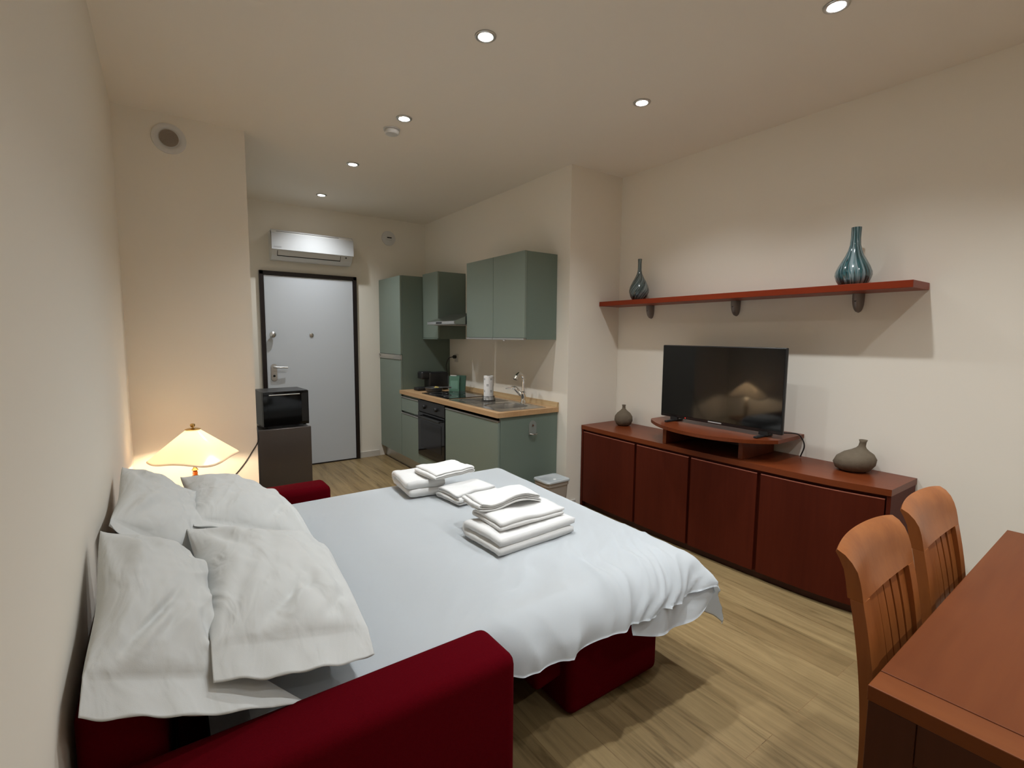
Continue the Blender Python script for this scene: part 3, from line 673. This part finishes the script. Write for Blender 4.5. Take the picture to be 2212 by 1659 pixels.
dv = obj('duvet', bm, M['white_c'], smooth=True, origin=(1.4,2.03,.5)); tag(dv, 'smooth white duvet covering the open sofa bed, hanging at its foot', 'duvet')
bm = bmesh.new()
def flap(u,v):
    x = 1.56+u*.50; z = .455 - v*(.03+.085*math.sin(PI*min(1,.12+u*.9))**.6)
    return Vector((x+.02*v*math.sin(u*7), 1.15-.02*v+.012*math.sin(u*12+v*2)-.01*u, z-.03*u))
grid_mesh(bm, flap, 40, 8)
bmesh.ops.solidify(bm, geom=bm.faces[:], thickness=.003)
obj('hem_flap', bm, M['white_c'], dv, smooth=True)
# fitted sheet seen under the pillows
bm = bmesh.new()
def sheet(u,v):
    x = .24+u*.60; L_ = v*1.75-.09; y = 1.255+max(L_,-.012+L_*.05 if L_<0 else 0) if L_<0 else 1.255+L_*.94; e = min(1,max(0,L_)/.05)
    z = .512 + .012*e + .008*nz(x*5,y*5,2)*e + .004*nz(x*14,y*9,4) + min(0,L_)*.9
    return Vector((x,y,z))
grid_mesh(bm, sheet, 60, 100); bmesh.ops.solidify(bm, geom=bm.faces[:], thickness=.003)
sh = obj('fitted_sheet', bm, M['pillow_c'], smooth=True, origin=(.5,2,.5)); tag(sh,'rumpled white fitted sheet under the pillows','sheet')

# ------------------------------------------------------------------ pillows: bilinear patch between four corners, puffed both ways
def pillow(label, A,B,C,D, th, seed, hem=.10, creases=(), flare=(0,0,0), grp='white pillows at the head of the bed', up=1.0, sag=0.):
    A,B,C,D = map(Vector,(A,B,C,D)); nrm = ((B-A).cross(D-A)+(D-C).cross(B-C)).normalized()
    if nrm.z < 0: nrm = -nrm
    N = 112
    cen = (A+B+C+D)/4
    def base(u,v):
        # u: 0 far -> 1 near (B,C side has the open hem); v: 0 wall -> 1 front
        P = A*(1-u)*(1-v)+B*u*(1-v)+C*u*v+D*(1-u)*v
        # sides pull in between the corners
        du,dv = abs(2*u-1), abs(2*v-1)
        pull = .03*(1-dv**2)*(du**6) ; pull2 = (.012 if v > .5 else .02)*(1-du**2)*(dv**6)
        P = P + (cen-P).normalized()*(pull2+(pull if u < .5 else -pull*.55))
        if u > .78: q = ((u-.78)/.22)**1.3; P = P + Vector(flare)*q*v**1.5
        return P
    def h(u,v):
        uu = u/(1-hem); 
        if uu >= 1: f = 0
        else: f = (1-abs(2*uu-1)**2.6)**.62*(1-abs(2*v-1)**2.6)**.62
        return f
    top,bot = [],[]
    bm = bmesh.new()
    for i in range(N+1):
        rt,rb = [],[]
        for j in range(N+1):
            u,v = i/N,j/N; P = base(u,v); f = h(u,v)
            edge = min(u,1-u,v,1-v)
            wr = 0; m0 = min(1, f**1.6*1.3)
            du,dv = abs(2*u-1), abs(2*v-1)
            # radial creases running from the corners
            for (cu,cv,kk) in ((0,0,9),(1,0,11),(0,1,8),(1,1,12)):
                d_ = math.hypot(u-cu,v-cv); an = math.atan2(abs(v-cv)+1e-6,abs(u-cu)+1e-6)
                wr += .013*math.sin(an*kk+seed+nz(u,v,seed,3)*2)*math.exp(-((d_-.30)/.2)**2)
            wr += .008*nz(u*4+seed,v*5,seed,1.5) + .004*nz(u*11+seed,v*9,seed,1.5)
            q_ = (u*.8+v*1.1)*7+3*nz(u,v,seed+2,2.2); wr += .006*(1-abs(2*((q_*.5)%1)-1))**3*max(0,.3+1.6*nz(u,v,seed+8,2))
            wr -= .0045*math.exp(-((u-(1-hem))/.008)**2)*min(1,6*v)*min(1,6*(1-v))/max(.25,m0)
            for (u0,v0,u1,v1,amp,wd) in creases:
                L2 = (u1-u0)**2+(v1-v0)**2; tt = max(0,min(1,((u-u0)*(u1-u0)+(v-v0)*(v1-v0))/L2))
                dd = math.hypot(u-u0-tt*(u1-u0), v-v0-tt*(v1-v0)); wr += 1.5*amp*math.exp(-(dd/wd)**2)*math.sin(PI*min(1,.15+tt))
            m_ = min(1, f**1.6*1.3)
            hemw = .0045*math.sin(v*15+seed)*max(0,(u-(1-hem))/hem) if u > 1-hem else 0
            rt.append(bm.verts.new(P + nrm*(th*f*up + wr*max(m_,.0) + .004 + hemw + (.006*math.sin(v*23+seed*2)*math.sin(v*5+seed) if u > 1-hem else 0)*(u-(1-hem))/hem) - Vector((0,-.55*sag*max(0,(u-(1-hem))/hem),sag*max(0,(u-(1-hem))/hem)))))
            if edge == 0: rb.append(rt[-1])
            else: rb.append(bm.verts.new(P - nrm*(th*f*(2-up)*.8 + .002 - hemw)- Vector((0,-.55*sag*max(0,(u-(1-hem))/hem),sag*max(0,(u-(1-hem))/hem)))))
        top.append(rt); bot.append(rb)
    for G in (top,bot):
        for i in range(N):
            for j in range(N):
                q = [G[i][j],G[i+1][j],G[i+1][j+1],G[i][j+1]]
                try: bm.faces.new(q)
                except ValueError: pass
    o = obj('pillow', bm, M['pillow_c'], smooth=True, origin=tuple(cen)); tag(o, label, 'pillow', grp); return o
pillow('white pillow propped on the backrest, far end by the table lamp', (.03,2.50,.935),(.03,1.84,.905),(.28,1.86,.68),(.27,2.58,.70), .075, 1.3, .09, up=1.15)
pillow('white pillow propped on the backrest, nearest the camera', (.028,1.68,.945),(.03,1.125,.80),(.275,1.17,.69),(.25,1.80,.75), .075, 2.9, .12, ((.86,.14,.50,.60,-.018,.028),(.86,.3,.62,.62,-.008,.03)), flare=(.17,0,-.075), up=1.15, sag=.03)
pillow('white pillow lying in front, at the far armrest side', (.225,2.75,.80),(.25,2.03,.80),(.69,2.07,.60),(.62,2.76,.60), .085, 4.1, .09, ((.9,.5,.5,.9,-.012,.04),), up=1.25)
pillow('creased white pillow lying in front, nearest the camera', (.225,1.98,.805),(.245,1.165,.765),(.61,1.185,.675),(.675,1.97,.64), .08, 5.7, .11,
  ((.88,.25,.62,.75,-.016,.03),(.88,.45,.60,.62,.014,.035),(.9,.62,.66,.97,-.014,.03),(.88,.8,.74,1.0,.012,.035),(.7,.3,.5,.45,-.01,.05)), up=1.2, sag=.05)

# ------------------------------------------------------------------ towels: serpentine folded cloth
def towel(label, c, rot, L, W, layers, t0, seed, tilt=(0,0), wave=0, curl=0, name='folded_towel', wavex=0):
    o = thing(name, label, 'towel', c, rot, 'white towels folded on the duvet')
    pts = []; r = t0*.5
    for k in range(layers):
        z = t0*(k+.5); rng = range(0,15)
        ins = .004*k
        for q in rng:
            s_ = q/14; x = (-L/2+r+ins)+(L-2*r-2*ins)*(s_ if k%2==0 else 1-s_)
            pts.append((x, z))
        if k < layers-1:
            ex = L/2-r-ins if k%2==0 else -L/2+r+ins; sg = 1 if k%2==0 else -1
            for q in range(1,6):
                a = -PI/2+PI*q/6; pts.append((ex+sg*r*math.cos(a), z+r+r*math.sin(a)))
    th = t0*.46; n = len(pts); bm = bmesh.new(); NY = 22; G = []
    for i,(x,z) in enumerate(pts):
        x0_,z0_ = pts[max(i-1,0)]; x1_,z1_ = pts[min(i+1,n-1)]; dx,dz = x1_-x0_,z1_-z0_; l_ = math.hypot(dx,dz) or 1
        nx,nz_ = -dz/l_, dx/l_; row = []
        for j in range(NY+1):
            y = -W/2+W*j/NY; e = 1-.35*(abs(2*j/NY-1)**10)
            for sg in (1,-1):
                px_,pz_ = x+sg*nx*th*e, z+sg*nz_*th*e
                zz = pz_ + wavex*(1+math.sin(px_/L*7.0+.6))*(.6-.8*y/W) + .009*nz(px_*8+seed,y*8,seed)*(.4+pz_/(layers*t0)) + .0025*nz(px_*40,y*40,seed)
                zz += wave*math.sin((y/W+.5)*PI*1.6+.6)*(.5+px_/L) + curl*max(0,(px_/L*2))**2
                zz += tilt[0]*px_ + tilt[1]*y
                yy = y + .004*nz(px_*12,pz_*60,seed+j*.01) + .006*math.sin(i*.11+seed)
                row.append(bm.verts.new((px_,yy,max(zz,.0015) if not any(tilt) else zz)))
        G.append(row)
    for a,b in zip(G,G[1:]):
        for j in range(NY):
            for s_ in (0,1): bm.faces.new((a[2*j+s_],a[2*j+2+s_],b[2*j+2+s_],b[2*j+s_]))
        for j in (0,NY): bm.faces.new((a[2*j],a[2*j+1],b[2*j+1],b[2*j]))
    for a in (G[0],G[-1]):
        for j in range(NY): bm.faces.new((a[2*j],a[2*j+2],a[2*j+3],a[2*j+1]))
    obj('cloth', bm, M['towel'], o, local=True, smooth=True); return o
ZB = .583
towel('thick folded white towel at the bottom of the nearer towel pile',(1.475,1.73,ZB),math.radians(93),.29,.43,2,.036,1.1)
towel('folded white hand towel in the middle of the nearer towel pile',(1.49,1.765,ZB+.077),math.radians(91),.24,.36,2,.017,2.3)
towel('small wavy folded white towel on top of the nearer pile',(1.46,1.865,ZB+.117),math.radians(-4),.33,.17,4,.010,3.7,wavex=.011)
towel('rolled-over thick white towel under the farther towel pile',(1.375,2.60,ZB),math.radians(84),.34,.22,2,.045,4.4)
towel('folded white towel lying beside the rolled one in the farther pile',(1.54,2.325,ZB),math.radians(96),.22,.26,4,.015,5.2)
towel('flat folded white towel laid on top of the farther pile',(1.50,2.52,ZB+.097),math.radians(6),.28,.22,4,.0095,6.6)

# ------------------------------------------------------------------ sideboard
SB0,SB1 = .862,3.068; ZT = .72
FRONT = [(.862,3.165),(1.0,3.125),(1.15,3.10),(1.30,3.088),(1.6,3.078),(1.9,3.074),(2.2,3.074),(2.5,3.080),(2.8,3.090),(3.068,3.105)]
def fx(y):
    for (a,xa),(b,xb) in zip(FRONT,FRONT[1:]):
        if y <= b: k = (y-a)/(b-a); return xa+(xb-xa)*k
    return FRONT[-1][1]
def fxs(y): return (fx(max(y-.06,SB0))+fx(y)*2+fx(min(y+.06,SB1)))/4
def bow(y0,y1,off,n=24): return [(fxs(y0+(y1-y0)*k/n)+off, y0+(y1-y0)*k/n) for k in range(n+1)]
t = thing('sideboard','long low cherry wood sideboard with bowed doors against the right wall','sideboard',(3.3,1.96,0))
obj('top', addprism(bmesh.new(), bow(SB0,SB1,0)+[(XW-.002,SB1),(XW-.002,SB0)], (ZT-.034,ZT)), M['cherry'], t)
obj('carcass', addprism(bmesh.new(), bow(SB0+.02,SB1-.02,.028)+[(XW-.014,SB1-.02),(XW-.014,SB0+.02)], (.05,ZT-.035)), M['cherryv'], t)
obj('side_panel', addprism(bmesh.new(), [(fxs(SB0)+.003,SB0+.001),(fxs(SB0)+.003,SB0+.02),(XW-.014,SB0+.02),(XW-.014,SB0+.001)], (.001,ZT-.035)), M['cherryv'], t)
obj('side_panel', addprism(bmesh.new(), [(fxs(SB1)+.003,SB1-.02),(fxs(SB1)+.003,SB1-.001),(XW-.014,SB1-.001),(XW-.014,SB1-.02)], (.001,ZT-.035)), M['cherryv'], t)
obj('plinth', addprism(bmesh.new(), bow(SB0+.022,SB1-.022,.045)+[(XW-.03,SB1-.022),(XW-.03,SB0+.022)], (.001,.049)), M['inlay'], t)
for (a,b) in ((2.462,3.040),(1.985,2.438),(1.512,1.962),(.888,1.488)):
    bm = bmesh.new(); f = bow(a,b,.004,16); g_ = bow(a,b,.027,16)[::-1]; addprism(bm, f+g_, (.055,.662))
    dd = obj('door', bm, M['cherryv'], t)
    bm = bmesh.new(); addprism(bm, bow(a,b,.003,16)+bow(a,b,.012,16)[::-1], (.6625,.667)); obj('edge_lip', bm, M['lip'], dd)
# gourd vases on the sideboard
def gourd(label, c, prof, skew, sc):
    o = thing('gourd_vase', label, 'vase', c, 0); bm = bmesh.new(); addlathe(bm, prof, (0,0,0), 48)
    hmax = max(p[1] for p in prof)
    for v in bm.verts:
        k = max(0,min(1,v.co.z/hmax)); v.co.x += skew[0]*math.sin(k*PI*.5)**2; v.co.y += skew[1]*math.sin(k*PI*.5)**2
        if .05 < k < .95:
            n_ = noise.noise(v.co*28); v.co += Vector((v.co.x,v.co.y,0)).normalized()*.0025*n_ if k < .7 else Vector((0,0,0))
    ob = obj('body', bm, M['stone'], o, local=True, smooth=True)
    return o
gourd('small upright grey-brown gourd vase at the left end of the sideboard', (3.40,2.86,ZT+.0005),
  [(.001,0),(.045,0),(.062,.012),(.076,.045),(.074,.078),(.055,.108),(.028,.130),(.015,.145),(.013,.165),(.017,.178),(.012,.178),(.008,.15),(.001,.149)], (0,0), 1)
gourd('squat lopsided grey-brown gourd vase at the right end of the sideboard', (3.42,1.135,ZT+.0005),
  [(.001,0),(.060,0),(.086,.014),(.102,.045),(.098,.078),(.075,.105),(.045,.122),(.025,.138),(.018,.150),(.0165,.172),(.021,.186),(.014,.186),(.010,.16),(.001,.159)], (0,-.045), 1)

# TV riser
t = thing('tv_riser','low cherry wood riser with curved front standing on the sideboard','tv stand',(3.2,1.93,ZT))
FR = [(3.20,2.40),(3.15,2.365),(3.055,2.235),(2.985,2.08),(2.955,1.90),(2.968,1.75),(3.02,1.62),(3.09,1.525),(3.19,1.45)]
fr_s = [(p.x,p.y) for p in spline([(a,b,0) for a,b in FR],6)]
obj('top', addprism(bmesh.new(), fr_s+[(XW-.004,1.455),(XW-.004,2.41)], (.842,.865)), M['cherry'], t)
box('leg', 3.095,3.50,2.185,2.215,ZT+.0005,.8415, M['cherry'], t); box('leg', 3.115,3.50,1.625,1.655,ZT+.0005,.8415, M['cherry'], t)
box('back_panel', 3.485,3.50,1.656,2.184,ZT+.0005,.8415, M['inlay'], t)

# television
t = thing('television','black flat-screen television standing on the wooden riser','television',(3.235,1.893,.8655), math.radians(-1.2))
bm = bmesh.new(); addbox(bm, -.012,.012,-.452,.452,.028,.556,.006,3); obj('frame', bm, M['blackp'], t, local=True, smooth=True, auto=40)
bm = bmesh.new(); addbox(bm, .0125,.055,-.36,.36,.08,.40,.015,3); obj('rear_housing', bm, M['blackm'], t, local=True, smooth=True, auto=40)
bm = bmesh.new(); addbox(bm, -.0145,-.0122,-.444,.444,.050,.549); obj('screen', bm, M['screen'], t, local=True)
for s_ in (-1,1):
    bm = bmesh.new(); yc = s_*.335
    addbox(bm, -.10,.085,yc-.012,yc+.012,.0005,.012,.003); addbox(bm, -.012,.012,yc-.030,yc+.030,.010,.05,.003)
    obj('foot', bm, M['blackm'], t, local=True)
bm = bmesh.new(); addbox(bm, -.0152,-.0125,-.05,.05,.036,.043,.0005); obj('logo_strip', bm, M['greyp'], t, local=True, label='small grey maker strip under the screen')
bm = bmesh.new(); addlathe(bm, [(.003,0),(.001,-.001)], (-.0125,.235,.037), 10, 'X'); obj('standby_light', bm, M['redled'], t, local=True, label='small red standby light')
t = thing('television_cable','black cable hanging from behind the television to the sideboard','cord',(3.45,1.46,ZT))
tube('cable', spline([(3.30,1.56,.885),(3.36,1.50,.885),(3.42,1.452,.880),(3.46,1.440,.855),(3.475,1.425,.80),(3.488,1.45,ZT+.006)],7), .004, M['blackp'], t, 8)

# ------------------------------------------------------------------ wall shelf with brackets and slim vases
t = thing('wall_shelf','long cherry wood wall shelf above the television','shelf',(3.41,1.97,1.735))
box('board', 3.287,XW-.001,.884,YR-.002,1.740,1.778, wood('shelf_veneer',(.24,.032,.009),(.18,.022,.006),'Y',.36,0,7), t, .002)
for y in (2.71,1.96,1.205):
    prof = []
    bm = bmesh.new(); NA,NR = 20,16
    for j in range(NR+1):
        s_ = j/NR; z = 1.7395-.108*s_; dep = .055*math.sqrt(max(0,1-s_**2.4))+.004; wd = .026*math.sqrt(max(0,1-s_**3.2))+.002
        prof.append([bm.verts.new((XW-.001-dep*math.sin(PI*i/NA)**.8, y+wd*math.cos(PI*i/NA), z)) for i in range(NA+1)])
    for a,b in zip(prof,prof[1:]):
        for i in range(NA): bm.faces.new((a[i],a[i+1],b[i+1],b[i]))
        bm.faces.new((a[NA],a[0],b[0],b[NA]))
    bm.faces.new(prof[0]); bm.faces.new(prof[-1])
    br = obj('bracket', bm, M['bracket'], t, smooth=True, auto=50, label='grey metal bracket')
    lathe('screw', [(.006,0),(.005,-.003),(.001,-.003)], (XW-.054,y,1.698), M['blackm'], br, 12, 'X')
def vase(label, c, prof, m):
    o = thing('bottle_vase', label, 'vase', c, random.random()); bm = bmesh.new(); addlathe(bm, prof, (0,0,0), 64)
    obj('body', bm, m, o, local=True, smooth=True, auto=70); return o
vase('smaller dark striped bottle vase with twisted glaze at the shelf left end', (3.41,2.745,1.7785),
  [(.001,0),(.045,0),(.052,.004),(.068,.03),(.079,.065),(.080,.085),(.072,.115),(.056,.150),(.036,.185),(.022,.215),(.0155,.245),(.0145,.30),(.017,.335),(.0125,.335),(.010,.28),(.001,.275)], M['vaseA'])
vase('larger teal striped bottle vase near the shelf right end', (3.40,1.195,1.7785),
  [(.001,0),(.062,0),(.068,.003),(.082,.028),(.090,.055),(.089,.075),(.078,.105),(.062,.135),(.046,.165),(.034,.195),(.027,.225),(.0245,.26),(.025,.322),(.021,.322),(.018,.27),(.001,.265)], M['vaseB'])

# ------------------------------------------------------------------ storage bin beside the kitchen end panel
t = thing('storage_bin','grey plastic bin with pale lid on the floor by the kitchen end panel','bin',(2.70,2.96,0))
bm = bmesh.new(); x0,x1,y0,y1 = 2.575,2.80,2.865,3.075-.02
A_ = rrect(x0+.02,x1-.02,y0+.02,y1-.02,.03); B_ = rrect(x0+.005,x1-.005,y0+.005,y1-.005,.03); C_ = rrect(x0,x1,y0,y1,.03)
rings = [[bm.verts.new((p[0],p[1],z)) for p in q] for q,z in ((A_,.0008),(B_,.30),(C_,.302),(C_,.33))]
n = len(A_)
for a,b in zip(rings,rings[1:]):
    for i in range(n): bm.faces.new((a[i],a[(i+1)%n],b[(i+1)%n],b[i]))
bm.faces.new(rings[0]); bm.faces.new(rings[-1]); obj('body', bm, M['bodyp'], t)
bm = bmesh.new()
rings = [[bm.verts.new((p[0],p[1],z)) for p in rrect(x0-e,x1+e,y0-e,y1+min(e,.006),.03)] for e,z in ((.006,.3305),(.008,.338),(.004,.346),(-.02,.348),(-.024,.345))]
for a,b in zip(rings,rings[1:]):
    for i in range(n): bm.faces.new((a[i],a[(i+1)%n],b[(i+1)%n],b[i]))
bm.faces.new(rings[0]); bm.faces.new(rings[-1]); lid = obj('lid', bm, M['lidp'], t, smooth=True, auto=50)
lathe('lid_button', [(.001,0),(.014,0),(.012,.003),(.001,.003)], (2.685,2.92,.3455), M['whitep'], lid, 20)

# ------------------------------------------------------------------ dining table and chairs
TR = math.radians(1.3); TC = (1.378,.357)
t = thing('dining_table','reddish wooden dining table at lower right with thick square legs','table',(TC[0],TC[1],0),TR)
def tb(name, a, m, bev=.002, **k):
    bm = bmesh.new(); addbox(bm, *a, bev); return obj(name, bm, m, t, local=True, **k)
TL,TW = 1.44,.82
tb('top_board', (.075,TL,-TW,0,.715,.75), M['tablew']); tb('edge_board', (0,.0735,-TW,0,.7155,.7495), M['tablee'])
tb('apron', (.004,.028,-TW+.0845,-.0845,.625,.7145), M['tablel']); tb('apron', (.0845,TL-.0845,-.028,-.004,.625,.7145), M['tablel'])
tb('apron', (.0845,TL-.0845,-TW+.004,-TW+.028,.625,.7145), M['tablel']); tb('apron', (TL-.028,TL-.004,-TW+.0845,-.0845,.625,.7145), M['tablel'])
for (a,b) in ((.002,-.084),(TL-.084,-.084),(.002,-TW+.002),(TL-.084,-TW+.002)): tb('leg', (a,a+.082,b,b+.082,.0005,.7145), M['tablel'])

def chair(label, x, y, rz):
    c = thing('dining_chair', label, 'chair', (x,y,0), rz, 'slatted dining chairs at the table')
    # local frame: seat towards -Y, back at y~0; width along X
    Wd = .187
    def ycurve(z):   # front face of the back
        if z < .45: return -.033 + (.45-z)*.10
        k = (z-.45)/.45; return -.033+.055*k**2
    for s in (-1,1):                                    # rear legs running up as stiles
        bm = bmesh.new(); NZ_ = 24; rings = []
        for j in range(NZ_+1):
            z = .0005+.8605*j/NZ_; yf = ycurve(z); dp = .027+.004*math.sin(PI*min(1,z/.9)); xi = s*(Wd-.042-.0*z); xo = s*(Wd+.002*math.sin(z*3))
            if z > .84: dp += .0
            rings.append([bm.verts.new(p) for p in ((xi,yf,z),(xo,yf,z),(xo,yf+dp,z),(xi,yf+dp,z))])
        for a,b in zip(rings,rings[1:]):
            for i in range(4): bm.faces.new((a[i],a[(i+1)%4],b[(i+1)%4],b[i]))
        bm.faces.new(rings[0]); bm.faces.new(rings[-1])
        obj('stile', bm, M['chairw'], c, local=True)
        bm = bmesh.new(); addbox(bm, s*(Wd-.02)-.02,s*(Wd-.02)+.02,-.40,-.36,.0005,.425,.004); obj('leg', bm, M['chairw'], c, local=True)
    # crest rail: curved in plan, rolling backwards at the top
    bm = bmesh.new(); NX = 24
    side = [(.013,.8615),(.017,.885),(.022,.908),(.029,.930),(.040,.950),(.055,.966),(.072,.975),(.075,.968),(.067,.952),(.058,.928),(.052,.90),(.046,.8615)]
    rows = []
    for i in range(NX+1):
        u = -1+2*i/NX; bend = .022*(1-u*u); lift = .010*(1-u**4); xw = Wd*(1+.06)
        rows.append([bm.verts.new((u*(Wd+ (.012 if z > .93 else .0)*((z-.93)/.06 if z>.93 else 0)), yy+bend*min(1,(z-.86)/.06+.2), z+lift*max(0,(z-.9)/.09))) for (yy,z) in side])
    m_ = len(side)
    for a,b in zip(rows,rows[1:]):
        for k in range(m_): bm.faces.new((a[k],a[(k+1)%m_],b[(k+1)%m_],b[k]))
    bm.faces.new(rows[0]); bm.faces.new(rows[-1]); obj('crest_rail', bm, M['chairw'], c, local=True, smooth=True, auto=42)
    for k in range(6):                                  # vertical slats
        xs_ = -.1225+k*.049; bm = bmesh.new(); rings = []
        for j in range(13):
            z = .50+.362*j/12; yf = ycurve(z)+.006+.016*(1-(xs_/Wd)**2)*((z-.5)/.4)
            rings.append([bm.verts.new(p) for p in ((xs_-.0215,yf,z),(xs_+.0215,yf,z),(xs_+.0215,yf+.014,z),(xs_-.0215,yf+.014,z))])
        for a,b in zip(rings,rings[1:]):
            for i in range(4): bm.faces.new((a[i],a[(i+1)%4],b[(i+1)%4],b[i]))
        bm.faces.new(rings[0]); bm.faces.new(rings[-1]); obj('slat', bm, M['chairw'], c, local=True)
    bm = bmesh.new(); addbox(bm, -Wd+.042,Wd-.042,-.031,-.010,.472,.508,.003); obj('lower_rail', bm, M['chairw'], c, local=True)
    bm = bmesh.new()
    for a in ((-Wd+.001,-Wd+.021,-.358,-.036,.385,.425),(Wd-.021,Wd-.001,-.358,-.036,.385,.425),(-Wd+.024,Wd-.024,-.395,-.375,.385,.425),(-Wd+.045,Wd-.045,-.058,-.038,.385,.425)): addbox(bm, *a, .002)
    obj('seat_frame', bm, M['chairw'], c, local=True)
    bm = bmesh.new(); addbox(bm, -Wd+.002,Wd-.002,-.405,-.040,.426,.468,.016,4); obj('seat', bm, M['redseat'], c, local=True, smooth=True, auto=50, label='red padded seat')
    return c
c1 = chair('slatted wooden dining chair nearer the bed, pushed under the table', 1.69,.408,math.radians(1.5))
dup(c1, (2.165,.420,0), 'slatted wooden dining chair farther away, beside the right wall', math.radians(1.0))
